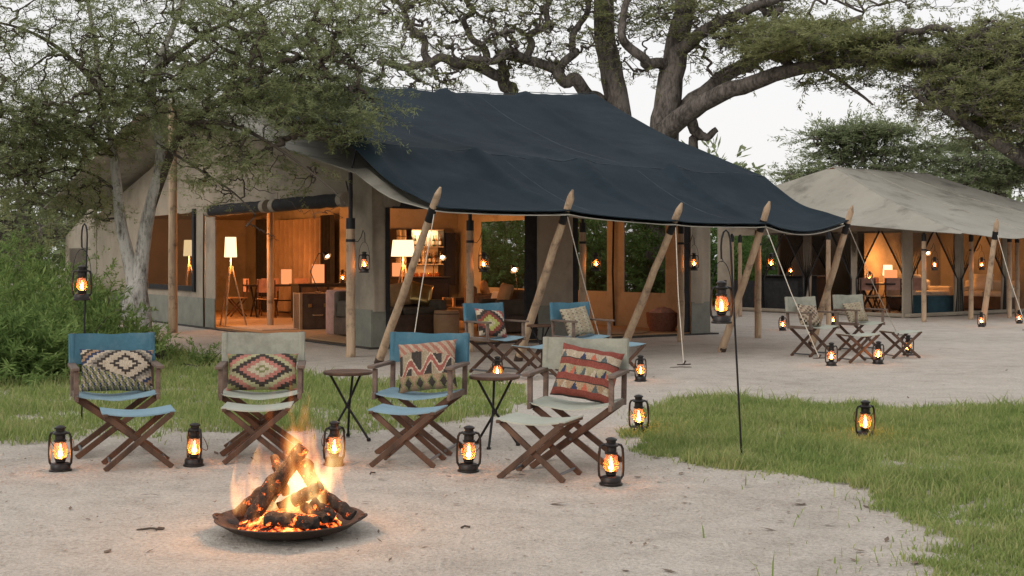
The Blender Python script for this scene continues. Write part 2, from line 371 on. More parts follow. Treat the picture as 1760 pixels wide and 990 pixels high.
def pebbles():
    n = 5200; D = 5.6+rng.gamma(2, 3.0, n); x = rng.uniform(-.45, .45, n)*D
    p = np.c_[x, D]; ok = ~(inside(p, GR_L) | inside(p, GR_R)); p = p[ok]; m = len(p)
    base = np.array([(1, 0, 0), (-.5, .87, 0), (-.5, -.87, 0), (.5, .8, .7), (-.95, 0, .7), (.5, -.8, .7), (0, 0, 1.1)])
    r = rng.gamma(2, .0014, m)+.002; a = rng.uniform(0, 6.28, m); ca, sa = np.cos(a), np.sin(a)
    sx = rng.uniform(.7, 1.4, m)*r; sz = rng.uniform(.4, .9, m)*r
    V = np.stack([base[None, :, 0]*sx[:, None], base[None, :, 1]*r[:, None], base[None, :, 2]*sz[:, None]], 2)
    V = np.stack([V[..., 0]*ca[:, None]-V[..., 1]*sa[:, None]+p[:, :1], V[..., 0]*sa[:, None]+V[..., 1]*ca[:, None]+p[:, 1:], V[..., 2]], 2)
    f = np.array([(0, 1, 3), (1, 4, 3), (1, 2, 4), (2, 5, 4), (2, 0, 5), (0, 3, 5), (3, 4, 6), (4, 5, 6), (5, 3, 6)])
    T = (np.arange(m)[:, None, None]*7+f[None]).reshape(-1, 3)
    o = npmesh('gravel', V.reshape(-1, 3), T, M['pebble'], None, None, 'stuff'); o['label'] = 'loose small pebbles scattered over the sand'; o['category'] = 'gravel'
pebbles()
def litter():
    n = 1500; D = 5.6+rng.gamma(2, 3.4, n); p = np.c_[rng.uniform(-.45, .45, n)*D, D, np.full(n, .010)]; p = p[~(inside(p[:, :2], GR_L) | inside(p[:, :2], GR_R))]; m = len(p)
    a = rng.uniform(0, 6.28, m); L = rng.gamma(2, .006, m)+.006; w = L*rng.uniform(.15, .5, m); d = np.c_[np.cos(a), np.sin(a), rng.normal(0, .15, m)]*L[:, None]; e = np.c_[-np.sin(a), np.cos(a), np.zeros(m)]*w[:, None]
    V = np.stack([p-d, p+e, p+d, p-e], 1).reshape(-1, 3); o = npmesh('leaf_litter', V, np.arange(len(V)).reshape(-1, 4), M['litter'], None, None, 'stuff'); o['label'] = 'dry leaf litter and bits of bark on the sand'; o['category'] = 'litter'
M['litter'] = mat('dry_litter', (.20, .15, .11), (.09, .07, .055), .95, 3)
litter()

# ------------------------------------------------------------------ big tent
TC = Vector((-2.25, 20.6, 0)); TU = Vector((.83, .557, 0)); TV = Vector((-.557, .83, 0))
def T1(t, w, z=0): return TC+TU*t+TV*w+Vector((0, 0, z))
RID = 6.8
def gz(w):                       # underside of the grey fly at the gable
    return 4.62-abs(w-RID)*.224
def wall(mb, A, B, z0, z1, th=.02, nu=10, nv=6, amp=.012, seed=0):
    """upright canvas between ground points A and B; z1 may be a function of the position 0..1"""
    A = Vector(A); B = Vector(B); n = (B-A).cross(Vector((0, 0, 1))).normalized()
    f1 = z1 if callable(z1) else (lambda u: z1)
    L = (B-A).length
    def fn(u, v):
        z = z0+(f1(u)-z0)*v
        d = amp*(nz(u*L*1.7+seed, z*.6, 3)+.5*nz(u*L*5+seed, z*.8, 7))*math.sin(math.pi*min(1, max(0, u)))**.4
        return A.lerp(B, u)+n*d+Vector((0, 0, z))
    mb.sheet(fn, nu, nv, th)
big = thing('safari_tent', 'large beige canvas mess tent under the navy fly, its gable rolled open', 'tent', TC)
def bw(name, mat_, fn, parent=big, smooth=True):
    mb = MB(); fn(mb); o = mb.build(name, mat_, parent, smooth); o.matrix_parent_inverse = Matrix.Translation(-TC) if parent is big else Matrix.Identity(4); return o
WB = .6                                                                  # height of the ground skirt
# gable wall (t = 0), piece by piece round the opening and the window
def gtop(w0, w1): return lambda u: gz(w0+(w1-w0)*u)-.12
OPZ = 2.46
def gab(w0, w1, z0, z1, **k):
    return lambda mb: wall(mb, T1(0, w1), T1(0, w0), z0, z1, **k)
for i, (a, b) in enumerate(((0, .72), (6.93, 7.48), (7.52, 8.1))):
    bw('wall_panel', M['canvas'], gab(a, b, WB, OPZ if i != 0 else OPZ, nu=8, seed=i*3)); bw('skirt', M['skirt'], lambda mb, a=a, b=b: wall(mb, T1(-.015, b), T1(-.015, a), 0, WB+.03, amp=.02, seed=a))
bw('wall_panel', M['canvas'], gab(11.4, 15.4, WB, OPZ, nu=16, seed=5)); bw('skirt', M['skirt'], lambda mb: wall(mb, T1(-.015, 15.4), T1(-.015, 8.1), 0, WB+.03, nu=24, amp=.03))
bw('wall_panel', M['canvas'], gab(8.1, 11.4, WB, .82, nv=2)); bw('wall_panel', M['canvas'], gab(8.1, 11.4, 2.6, 2.62, nv=1))
for a, b in ((0, RID), (RID, 15.4)):
    bw('gable_panel', M['canvas'], lambda mb, a=a, b=b: wall(mb, T1(-.004, b), T1(-.004, a), OPZ-.02, lambda u: gz(b+(a-b)*u)-.12, nu=24, nv=10, amp=.03, seed=2))
# window in the gable wall
win = bw('window_frame', M['blind'], lambda mb: [mb.bar(T1(-.03, a, za), T1(-.03, b, zb), .05, .11, TU) for a, za, b, zb in ((8.1, .75, 8.1, 2.52), (8.1, .82, 11.4, .82), (11.4, .75, 11.4, 2.52))], smooth=False)
def q(mb, p): mb.add(p, [(0, 1, 2, 3)])
bw('window_net', M['net_fine'], lambda mb: wall(mb, T1(0, 11.4), T1(0, 8.1), .82, 2.46, .004, 6, 4, .01))
bw('zip_seam', M['blind'], lambda mb: mb.tube([T1(-.03, 7.5, 0), T1(-.035, 7.52, 1), T1(-.03, 7.49, 2.55)], .018, 6))
# side extension left of the gable
bw('wall_panel', M['canvas'], lambda mb: wall(mb, T1(.3, 19.6), T1(-.02, 15.4), 0, lambda u: 2.1+.85*u, nu=20, amp=.03))
bw('window_net', M['net'], lambda mb: wall(mb, T1(.2, 18.9), T1(.02, 16.5), .85, 1.75, .004))
# front side (w = 0)
def fr(t0, t1, z0, z1, **k): return lambda mb: wall(mb, T1(t0, 0), T1(t1, 0), z0, z1, **k)
for t0, t1 in ((0, .24), (3.26, 4.02), (6.82, 7.3)):
    bw('wall_panel', M['canvas'], fr(t0, t1, WB, 2.5, amp=.11, nu=20, seed=t0)); bw('skirt', M['skirt'], lambda mb, t0=t0, t1=t1: wall(mb, T1(t0, -.015), T1(t1, -.015), 0, WB+.03))
bw('lintel', M['canvas'], fr(0, 7.3, 2.36, 2.95, amp=.03, nu=24, seed=9))
bw('skirt_flap', M['blind'], lambda mb: wall(mb, T1(.24, -.01), T1(.32, -.01), 0, 2.4))
for t0, t1 in ((3.02, 3.26), (4.02, 4.16), (6.66, 6.82)):
    bw('tied_net', M['blind'], lambda mb, t0=t0, t1=t1: wall(mb, T1(t0, .03), T1(t1, .03), .05, 2.4, .03, 12, 8, .06, t0))
# end wall (t = 7.3) with three net windows, back walls and partition
EW = ((0, 1.3), (2.62, 3.2), (4.4, 6.2), (8.2, 13.6)); EO = ((1.3, 2.62), (3.2, 4.4), (6.2, 8.2))
for a, b in EW: bw('wall_panel', M['canvas'], lambda mb, a=a, b=b: wall(mb, T1(7.3, b), T1(7.3, a), 0, 3.0, nu=8, seed=a))
for a, b in EO:
    bw('wall_panel', M['canvas'], lambda mb, a=a, b=b: wall(mb, T1(7.3, b), T1(7.3, a), 0, .76, nu=6, seed=a)); bw('wall_panel', M['canvas'], lambda mb, a=a, b=b: wall(mb, T1(7.3, b), T1(7.3, a), 2.36, 3.0, nu=6, seed=a))
    bw('window_net', M['net'], lambda mb, a=a, b=b: wall(mb, T1(7.3, b), T1(7.3, a), .76, 2.36, .004, 4, 4, .01))
bw('zip_seam', M['blind'], lambda mb: mb.tube([T1(7.26, 2.9, 0), T1(7.25, 2.94, 1.2), T1(7.26, 2.9, 2.9)], .022, 6))
bw('partition', M['canvas'], lambda mb: wall(mb, T1(4.0, 9.3), T1(7.3, 9.3), 0, 3.4, nu=20, nv=8, amp=.05))
bw('back_wall', M['canvas'], lambda mb: wall(mb, T1(4.1, 15.4), T1(4.1, 9.3), 0, 3.4, nu=20, amp=.05))
bw('back_wall', M['canvas'], lambda mb: wall(mb, T1(0, 15.4), T1(4.1, 15.4), 0, 2.6, nu=20, amp=.05))
bw('ceiling', M['canvas'], lambda mb: mb.sheet(lambda u, v: T1(.05+7.2*u, 15.3*v, 2.62+.8*(1-abs(v-.45)*2)), 10, 14, .02))
bw('curtain', M['curtain'], lambda mb: mb.sheet(lambda u, v: T1(3.9+.07*math.sin(u*75+nz(v*2, u*6)*1.5), 13.0-3.6*u, .1+2.35*v), 160, 6, .01))
bw('groundsheet', M['groundsheet'], lambda mb: mb.sheet(lambda u, v: T1(-.12+7.55*u, -.12+15.4*v, .028), 1, 1, .024), smooth=False)
bw('floor_matting', M['matting'], lambda mb: mb.sheet(lambda u, v: T1(.02+7.2*u, .02+15.2*v, .045), 1, 1, .012), smooth=False)
# rolled blinds over the gable opening and the window
for a, b in ((.75, 3.6), (4.0, 6.9)):
    r_ = bw('rolled_blind', M['blind'], lambda mb, a=a, b=b: mb.tube([T1(-.12, a+(b-a)*i/12, 2.43+.02*nz(i*.8, a)) for i in range(13)], [.115+.012*nz(i*1.1, a, 4) for i in range(13)], 12))
    for e in (a+.02, b-.02): bw('blind_end', M['canvas'], lambda mb, e=e: mb.tube([T1(-.12, e-.09, 2.43), T1(-.12, e+.09, 2.43)], .125, 14))
bw('inner_post', M['wood_pole'], lambda mb: mb.tube([T1(1.2, 6.9, .05), T1(1.2, 6.9, 3.0)], .07, 10))
for a, b in ((.3, 2.0), (2.2, 3.2), (4.1, 6.7)):
    bw('rolled_blind', M['blind'], lambda mb, a=a, b=b: mb.tube([T1(a+(b-a)*i/8, -.08, 2.34+.015*nz(i*.8, a)) for i in range(9)], .075, 10))
bw('blind_end', M['canvas'], lambda mb: mb.tube([T1(.2, -.08, 2.4), T1(.42, -.08, 2.4)], .12, 14))

# grey under-fly
def lerp(a, b, f): return a+(b-a)*f
def interp(x, xs, ys): return float(np.interp(x, xs, ys))
EV_T = (-1.26, .54, 2.36, 4.19, 6.38); EV_W = (-4.2, -4.63, -4.7, -4.65, -4.28); EV_Z = (2.10, 2.08, 1.97, 1.97, 2.06)
def eave(a):                     # a 0..1 along the eave: scalloped between the pole tops
    t = lerp(EV_T[0], EV_T[-1], a); f = interp(t, EV_T, range(5)); k = math.sin(math.pi*(f % 1))
    last = 1 if f > 3 else 0
    return t, interp(t, EV_T, EV_W)+.07*k, interp(t, EV_T, EV_Z)-(.012+.13*last)*k
def tension(a, b):               # creases that run from the pole tops up the cloth
    t = lerp(EV_T[0], EV_T[-1], a); s = 0
    for i, q_ in enumerate(EV_T): s += math.exp(-((t-q_-.7*(1-b))/.12)**2)-.5*math.exp(-((t-q_+.5*(1-b))/.12)**2)*max(0, b-.45)
    return s
def blue(a, b):
    # b 0 back eave, .35 ridge, .72 knee over the veranda posts, 1 front eave
    rt, rw, rz_ = lerp(.48, 9.7, a), RID, interp(a, (0, .1, .42, .7, 1), (5.2, 5.17, 5.27, 5.32, 5.56))
    kt, kw, kz = lerp(-1.25, 7.14, a), -1.64, interp(a, (0, .5, 1), (3.16, 3.03, 2.94))
    et, ew, ez = eave(a); bt, bw_, bz_ = lerp(.3, 8.5, a), 16, 3.05
    if b < .35: f = b/.35; p = (lerp(bt, rt, f), lerp(bw_, rw, f), lerp(bz_, rz_, f)); sag = .25*math.sin(math.pi*f)
    elif b < .72: f = (b-.35)/.37; p = (lerp(rt, kt, f), lerp(rw, kw, f), lerp(rz_, kz, f)); sag = .26*math.sin(math.pi*f)*(.6+.4*math.sin(math.pi*a))
    else: f = (b-.72)/.28; p = (lerp(kt, et, f), lerp(kw, ew, f), lerp(kz, ez, f)); sag = .17*math.sin(math.pi*f)
    wr = .04*nz(a*9+b*3, b*4, 1)+.022*nz(a*30-b*7, b*9, 5)+.09*tension(a, b)-.05*math.exp(-((a-.28-.25*(b-.35))/.02)**2)*(.35 < b < .9)
    wr *= min(1, (1-b)*12+.15)
    return T1(p[0], p[1], p[2]-sag+wr)
bf = MB(); bf.sheet(lambda u, v: blue(u, v), 180, 90, .012)
bfo = bf.build('shade_fly', M['fly_blue'], None, True); tag(bfo, 'navy blue canvas fly stretched over the big mess tent', 'tent fly')
for pts in ([blue(i/24, .35) for i in range(25)], [blue(i/24, .72) for i in range(25)], [blue(.30+.02*i/16, .36+.6*i/16) for i in range(17)], [blue(.62+.02*i/16, .36+.6*i/16) for i in range(17)], [blue(i/40, .995) for i in range(41)]):
    sm = MB(); sm.tube([p+Vector((0, 0, .006)) for p in pts], .009, 5); o = sm.build('seam', M['seam_blue'], bfo, True)
def grey(a, b):
    w = lerp(15.6, -4.2, b); t = lerp(-1.3, 6.9, a)
    if w < RID: z = interp(w, (-4.2, -1.64, 2.7, RID), (2.09, 2.74, 3.66, 4.66))-.14*min(1, a*3)*max(0, 1-(w+1.64)/6)
    else: z = lerp(4.66, 2.75, (w-RID)/8.8)
    k = max(0, min(1, (-1.64-w)/2.56)); et, ew, ez = eave(a)
    if k > 0:
        p = blue(a*.985, .72+.28*k); return p+Vector((0, 0, -.055-.32*(1-k)))
    t = lerp(t, et, k); w2 = lerp(w, ew-.015, k); z = (lerp(2.74-.02*a, ez-.055, k)-(.02+.17*min(1, a*3))*math.sin(math.pi*k)) if k > 0 else z
    return T1(t, w2, z+.03*nz(a*7, b*9, 8)*(1-k))
gf = MB(); gf.sheet(lambda u, v: grey(u, v), 50, 60, .012)
tag(gf.build('tent_roof', M['fly_grey'], None, True), 'pale grey canvas roof showing under the navy fly above the gable', 'tent roof')

# veranda posts of the big tent: wooden post, steel sleeve above
def post(name, label, base, h, r=.062, sleeve=0, top=None, lean=(0, 0), group=None, hook=None):
    o = thing(name, label, 'pole', base, 0, group)
    n = 9; mb = MB(); sd_ = base[0]*3+base[1]
    mb.tube([(lean[0]*h*i/n+.012*nz(i*.5, sd_), lean[1]*h*i/n+.012*nz(i*.5, sd_, 4), h*i/n) for i in range(n+1)], [r*(1.05-.12*i/n)+.004*nz(i*1.3, sd_, 2) for i in range(n+1)], 12)
    mb.build('post', M['wood_pole'], o, True)
    if sleeve:
        a = Vector((lean[0]*h, lean[1]*h, h)); b = top if top is not None else a+Vector((0, 0, sleeve))
        m2 = MB(); m2.tube([a-Vector((0, 0, .14)), a+Vector((0, 0, .02))], r*1.02, 12); m2.build('sleeve', M['steel'], o, True)
        m3 = MB(); m3.tube([a, b], .032, 8); m3.build('steel_rod', M['steel'], o, True)
    if hook:
        hb = MB(); z = hook; hb.tube([(r*.5, -r*.6, z), (.05+r, -.03-r, z-.02), (.10+r, -.05-r, z+.05), (.13+r, -.06-r, z+.15), (.155+r, -.065-r, z+.1), (.16+r, -.065-r, z-.02)], .006, 6); hb.tube([(0, 0, z-.02), (0, 0, z+.02)], r*1.05, 12)
        hb.build('hook', M['steel'], o, True)
    return o
UPS = []
ul = ('upright wooden post with steel rod at the open gable corner', 'upright wooden post in front of the bar shelf', 'upright wooden post beside the gathered canvas pier', 'upright wooden post at the right end of the lounge opening', 'upright wooden post just past the end of the mess tent')
for i, t in enumerate((-1.09, .98, 3.18, 5.33, 7.2)):
    b = T1(t, -1.4); h = 2.03; UPS.append(b)
    post('veranda_post', ul[i], b, h, .06 if i else .068, .9, Vector((0, 0, 2.74 if i else 2.72)), hook=1.72)
# steel T arm holding out the fly at the corner
st = thing('fly_prop', 'thin steel prop with side arm holding up the navy fly corner', 'prop', UPS[0])
m_ = MB(); m_.tube([(0, 0, 2.7), (.1, 0, 3.12)], .016, 6); m_.build('rod', M['steel'], st); m_ = MB(); m_.tube([(.1, 0, 3.13), (-.32, .05, 3.15)], .014, 6); m_.build('arm', M['steel_grey'], st)
m_ = MB(); m_.tube([(0, .1, 2.25), (-.12, .4, 2.62)], .012, 6); m_.build('brace', M['steel'], st)
post('tall_pole', 'tall bare wooden pole standing before the gable window', G(297, 572), 4.55, .085)

# leaning guy poles along the eave
GB = ((650, 625), (890, 621), (1066, 612), (1240, 605), (1394, 595))
GT = (None,)*5
GA = ((703, 640), (1040, 615), (1175, 628), (1408, 617), (1543, 577))
gl = ('leaning wooden guy pole at the corner of the navy fly near the gable', 'leaning wooden guy pole in front of the kilim ottoman', 'leaning wooden guy pole over the blue footstool by the lounge', 'leaning wooden guy pole with its foot behind the standing lantern hook', 'leaning wooden guy pole holding the far corner of the navy fly')
TOPPX = ((752, 336), (980, 340), (1167, 361), (1319, 358), (1462, 364))
def guy_pole(label, base, topv, anchor, r=.062, tie=.30):
    o = thing('guy_pole', label, 'pole', base, 0, 'leaning guy poles'); d = topv-base; L = d.length; n = 10
    mb = MB(); s_ = base.x*5
    pts = [d*(i/n)+Vector((.012*nz(i*.6, s_), .012*nz(i*.6, s_, 3), 0)) for i in range(n+1)]; rr = [r*(1.08-.22*i/n)+.005*nz(i*1.4, s_, 6) for i in range(n+1)]
    pts += [d*(1+.02), d*(1+.045)]; rr += [r*.62, r*.26]
    mb.tube(pts, rr, 12); mb.build('pole', M['wood_pole'], o, True)
    f = 1-tie/L; at = d*f
    c = MB(); c.tube([d*(f-.055), d*(f+.02)], r*1.0, 12); c.build('binding', M['steel'], o, True)
    foot = MB(); foot.tube([d*.0, d*.035], r*1.12, 12); foot.build('foot', M['iron'], o, True)
    rp = MB(); e = Vector(anchor)-base
    rp.tube([at+Vector((.03, -.05, -.04)), at.lerp(e, .5)+Vector((0, 0, -.02)), e+Vector((0, 0, .02))], .0065, 6); ro = rp.build('rope', M['rope'], o, True)
    pg = MB(); pg.tube([e+Vector((-.05, -.03, -.05)), e+Vector((.03, .02, .06))], .012, 6); pg.tube([e+Vector((-.09, 0, .01)), e+Vector((.1, .03, .015))], .008, 5); pg.build('peg', M['iron'], ro)
    return o
for i in range(5):
    b = G(*GB[i]); t_, w_, z_ = EV_T[i], EV_W[i], EV_Z[i]; att = T1(t_, w_, z_)
    D = att.y; tp = P(TOPPX[i][0], TOPPX[i][1], D)
    guy_pole(gl[i], b, tp, G(*GA[i]), .056, .24)

# ------------------------------------------------------------------ second tent
EC = Vector((9.75, 31.5, 0)); EU = Vector((.78, .626, 0)).normalized(); EV = Vector((-.626, .78, 0)).normalized()
def T2(t, w, z=0): return EC+EU*t+EV*w+Vector((0, 0, z))
tent2 = thing('dining_tent', 'smaller open sided tent under the pale grey fly', 'tent', EC)
def b2(name, m, fn, smooth=True):
    mb = MB(); fn(mb); o = mb.build(name, m, tent2, smooth); o.matrix_parent_inverse = Matrix.Translation(-EC); return o
for t, w, dt, dw in ((0, 0, .2, 0), (2.25, 0, .2, 0), (4.5, 0, .2, 0), (0, 6.0, 0, .25), (0, 3.1, 0, .12), (0, 1.6, 0, .1)):
    b2('canvas_pier', M['canvas'], lambda mb: wall(mb, T2(t-dt, w+dw), T2(t+dt, w-dw), 0, 2.35, .05, 8, 8, .04, t+w))
b2('low_wall', M['blind'], lambda mb: wall(mb, T2(0, 6.0), T2(0, 3.4), 0, .85, .02, 10))
b2('back_wall', M['canvas'], lambda mb: wall(mb, T2(2.6, 6.2), T2(7, 6.2), 0, 2.5, .02, 16, 6, .04)); b2('end_wall', M['canvas'], lambda mb: wall(mb, T2(7, 6.2), T2(7, 0), 0, 2.5, .02, 16, 6, .04))
b2('partition', M['canvas'], lambda mb: wall(mb, T2(3.2, 3.6), T2(7, 3.6), 0, 2.6, .02, 16, 6, .04))
b2('lintel', M['canvas'], lambda mb: wall(mb, T2(0, 0), T2(7, 0), 2.1, 2.5, .02, 20, 2, .03)); b2('lintel', M['canvas'], lambda mb: wall(mb, T2(0, 6.2), T2(0, 0), 2.1, 2.5, .02, 20, 2, .03))
b2('floor_matting', M['groundsheet'], lambda mb: mb.sheet(lambda u, v: T2(-.1+7.2*u, -.1+6.4*v, .03), 1, 1, .026), False)
b2('ground_roll', M['canvas'], lambda mb: mb.tube([T2(-.12, 6.2, .06), T2(-.12, -.12, .06), T2(7, -.12, .06)], .05, 8))
def drape(mb, A, B, side):       # net tied back to one side: wide above, gathered at waist height
    A = Vector(A); B = Vector(B)
    def fn(u, v):
        wd = 1 if v > .98 else interp(v, (0, .3, .42, 1), (.16, .10, .09, .96)); x = u*wd
        x = x if side < 0 else 1-x
        return A.lerp(B, x)+Vector((0, 0, .05+2.1*v))+EV*(.04*math.sin(u*30)*(1-v*.6))
    mb.sheet(fn, 24, 14, .004)
for a, b in (((0, 1.6), (0, 0)), ((0, 3.1), (0, 1.6)), ((0, 4.6), (0, 3.1)), ((0, 0), (2.25, 0)), ((2.25, 0), (4.5, 0)), ((2.6, 6.1), (5, 6.1))):
    A = T2(*a); B = T2(*b); mid = (A+B)/2
    for s_, (p, q_) in ((-1, (A, mid)), (1, (mid, B))):
        b2('net_drape', M['net'], lambda mb: drape(mb, p+EV*.02, q_+EV*.02, s_))
        def edge(mb):
            pr = [(0, .16), (.3, .10), (.42, .09), (.7, .5), (1, .96)]
            mb.tube([p.lerp(q_, (x if s_ < 0 else 1-x))+Vector((0, 0, .05+2.1*v)) for v, x in pr], .022, 6)
        b2('drape_hem', M['blind'], edge)
def grey2(a, b):
    # b: 0 back eave, .4 ridge, 1 front eave
    e = lambda x: x*x*(3-2*x)
    rt = lerp(1.25, 5.7, a); rz_ = 3.94-.03*math.sin(math.pi*a)
    if b < .4: f = b/.4; t, w, z = lerp(lerp(-.1, 8.8, a), rt, f), lerp(6.4, 3.2, f), lerp(2.95, rz_, f)
    else:
        f = (b-.4)/.6; t, w, z = lerp(rt, lerp(-1.8, 8.6, a), f), lerp(3.2, -2.6, f), lerp(rz_, 2.02-.10*math.sin(math.pi*((a*3) % 1)), f)-.12*math.sin(math.pi*f)
    return T2(t, w, z+.022*nz(a*6+b*3, b*5, 11)+.012*nz(a*22-b*9, b*6, 2))
g2 = MB(); g2.sheet(grey2, 60, 60, .012)
def hip(u, v):                   # the end slope facing the big tent
    A = grey2(0, .4); e = grey2(0, lerp(.0, 1.0, u)); b = T2(lerp(-.3, -1.85, u), lerp(6.4, -2.6, u), lerp(2.9, 2.0, u)-.06*math.sin(math.pi*u))
    return e.lerp(b+EU*(-.25*math.sin(math.pi*u)), v)+Vector((0, 0, -.1*math.sin(math.pi*v)*math.sin(math.pi*u)))
g2.sheet(hip, 24, 10, .012)
g2o = g2.build('tent_fly', M['fly_grey'], None, True); tag(g2o, 'pale grey canvas fly with hipped end over the smaller tent', 'tent fly')
for a0, a1 in ((.02, .02), (.30, .34), (.62, .7)):
    sm = MB(); sm.tube([grey2(lerp(a0, a1, i/20), .41+.58*i/20)+Vector((0, 0, .012)) for i in range(21)], .014, 5); sm.build('seam', M['fly_grey'], g2o, True)
sm = MB(); sm.tube([grey2(i/20, .4)+Vector((0, 0, .012)) for i in range(21)], .02, 5); sm.build('seam', M['fly_grey'], g2o, True)
UP2 = []
p2l = ('slim wooden post at the front corner pier of the smaller tent', 'slim wooden post before the lit sofas of the smaller tent', 'slim wooden post where the smaller tent ends', 'slim wooden post beyond the end wall of the smaller tent')
for i, (x, y) in enumerate(((1588, 553), (1669, 549), (1735, 547), (1748, 543))):
    b = G(x, y); UP2.append(b); post('veranda_post', p2l[i], b, 2.0, .055, .06, hook=1.66 if i < 2 else None)
for i, (x, y, l) in enumerate(((1424, 562, 'slim wooden post behind the far leaning guy pole'), (1258, 548, 'thin pole in the gap between the two tents, beside the thicket'), (1272, 544, 'second thin pole in the gap between the two tents'))):
    post('veranda_post', l, G(x, y), 2.0, .05, .06)
guy_pole('leaning wooden guy pole at the front eave of the pale grey fly', G(1689, 560), P(1713, 384, 27.2), G(1765, 568), .06, .22)

# ------------------------------------------------------------------ furniture builders
def make_chair(cb, cs, wood):
    o = thing('camp_chair', 'chair', 'chair', (0, 0, 0), 0)
    for s in (-1, 1):
        x = s*.285
        MB().box((x, .0, .435), (.026, .50, .045)).build('seat_rail', wood, o, False, .004)
        MB().box((x+s*.002, -.205, .535), (.034, .034, .20)).build('arm_post', wood, o, False, .004)
        MB().bar((x+s*.003, .225, .41), (x+s*.003, .27, .885), .036, .03, Vector((1, 0, 0))).build('back_post', wood, o, False, .004)
        MB().box((x+s*.012, -.015, .652), (.058, .52, .024)).build('armrest', wood, o, False, .005)
    for y, dz in ((-.175, 0), (.19, 0)):
        for s in (-1, 1):
            MB().bar((-s*.27, y+s*.014, .42), (s*.285, y+s*.014, .006), .022, .042, Vector((0, 1, 0))).build('leg', M['wood_dark'], o, False, .003)
    for y in (-.207, -.128, .156, .238): MB().lathe([(0, -.004), (.011, -.004), (.011, .004), (0, .004)], 10, (0, 0, 0), False).build('bolt', M['steel_grey'], o, True).matrix_local = Matrix.Translation((.0, y, .213)) @ Matrix.Rotation(R(90), 4, 'X')
    for s in (-1, 1): MB().tube([(s*.245, -.18, .04), (s*.245, .19, .04)], .011, 8).build('stretcher', M['steel_grey'], o, True)
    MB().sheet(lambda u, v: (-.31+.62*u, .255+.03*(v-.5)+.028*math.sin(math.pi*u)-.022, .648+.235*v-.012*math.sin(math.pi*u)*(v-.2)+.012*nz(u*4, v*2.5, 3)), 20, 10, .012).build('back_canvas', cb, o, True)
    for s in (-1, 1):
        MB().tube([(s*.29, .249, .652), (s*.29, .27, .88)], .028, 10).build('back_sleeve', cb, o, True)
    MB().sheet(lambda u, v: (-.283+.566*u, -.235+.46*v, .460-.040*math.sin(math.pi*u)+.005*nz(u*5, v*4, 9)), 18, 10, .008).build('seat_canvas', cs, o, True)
    return o
def make_stool(cs):
    o = thing('folding_stool', 'stool', 'stool', (0, 0, 0), 0); H = .385
    for y in (-.165, .165):
        for s in (-1, 1):
            MB().bar((-s*.215, y+s*.012, H-.01), (s*.225, y+s*.012, .006), .022, .038, Vector((0, 1, 0))).build('leg', M['wood_dark'], o, False, .003)
    for s in (-1, 1):
        MB().box((s*.22, 0, H-.004), (.03, .40, .022)).build('top_rail', M['wood_dark'], o, False, .004)
        MB().tube([(s*.185, -.16, .045), (s*.185, .16, .045)], .010, 8).build('stretcher', M['steel_grey'], o, True)
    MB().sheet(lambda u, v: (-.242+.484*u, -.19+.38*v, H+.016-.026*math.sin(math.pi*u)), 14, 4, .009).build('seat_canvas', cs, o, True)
    return o
def pillow(name, label, w, h, pat, loc, group=None, th=.14):
    n, m = 76, 50; V = []; U = np.linspace(-1, 1, n+1); Vv = np.linspace(-1, 1, m+1)
    def surf(sgn):
        A = np.zeros((n+1, m+1, 3))
        for i, u in enumerate(U):
            for j, v in enumerate(Vv):
                pinch = 1-.07*(1-abs(u)**2)*abs(v)**3; pin2 = 1-.07*(1-abs(v)**2)*abs(u)**3
                t = (max(0, 1-u**4)*max(0, 1-v**4))**.55
                A[i, j] = (u*w/2*pin2, sgn*th/2*t*(1+.10*nz(u*2, v*2, sgn+w)), v*h/2*pinch+.01*nz(u*3, 5, w))
        return A
    a = surf(-1); b = surf(1); o_ = (n+1)*(m+1); V = np.concatenate([a.reshape(-1, 3), b.reshape(-1, 3)])
    Q = []; cols = []
    idx = lambda i, j: i*(m+1)+j
    for i in range(n):
        for j in range(m):
            Q.append((idx(i, j), idx(i+1, j), idx(i+1, j+1), idx(i, j+1))); cols.append(pat((U[i]+U[i+1])/2, (Vv[j]+Vv[j+1])/2))
    back = pat(0, .97)
    for i in range(n):
        for j in range(m):
            Q.append((o_+idx(i, j+1), o_+idx(i+1, j+1), o_+idx(i+1, j), o_+idx(i, j))); cols.append((.30, .24, .18))
    ob = npmesh(name, V, np.array(Q), M['kilim'], None, np.array(cols)); ob.data.polygons.foreach_set('use_smooth', [True]*len(ob.data.polygons))
    tag(ob, label, 'cushion', group)
    return ob
CR, BK, RD, OL, NV, TN, PK, GY, RU = (.52, .46, .37), (.06, .052, .048), (.25, .075, .06), (.23, .24, .12), (.045, .06, .12), (.38, .27, .18), (.45, .2, .17), (.27, .25, .22), (.22, .10, .07)
def step(x, k): return math.floor(x*k+.5)/k
def pat1(u, v):                  # cream stepped diamond with zigzag border to one side
    x = u-.22; kk = (round(abs(x)*20)+2*round(abs(v-.2)*9))//3
    if v < -.25-.5*(u+.1):
        k = (u*6+v*2) % 1; return OL if (abs(k-.5) < .22) ^ (int((v+1)*6) % 2 == 0) else (CR if k < .5 else NV)
    return (CR, CR, BK, CR, CR, BK, GY, CR, NV, TN, BK, CR, NV, TN, PK, BK, OL, NV)[min(kk, 17)]
def pat2(u, v):
    i = (round(abs(u)*18)+2*round(abs(v)*8))//4+(1 if abs(u)+abs(v) > .1 else 0)
    return ((.5, .47, .36), OL, (.5, .47, .36), PK, BK, (.42, .42, .26), PK, BK, OL, PK, BK, TN, BK)[i % 13]
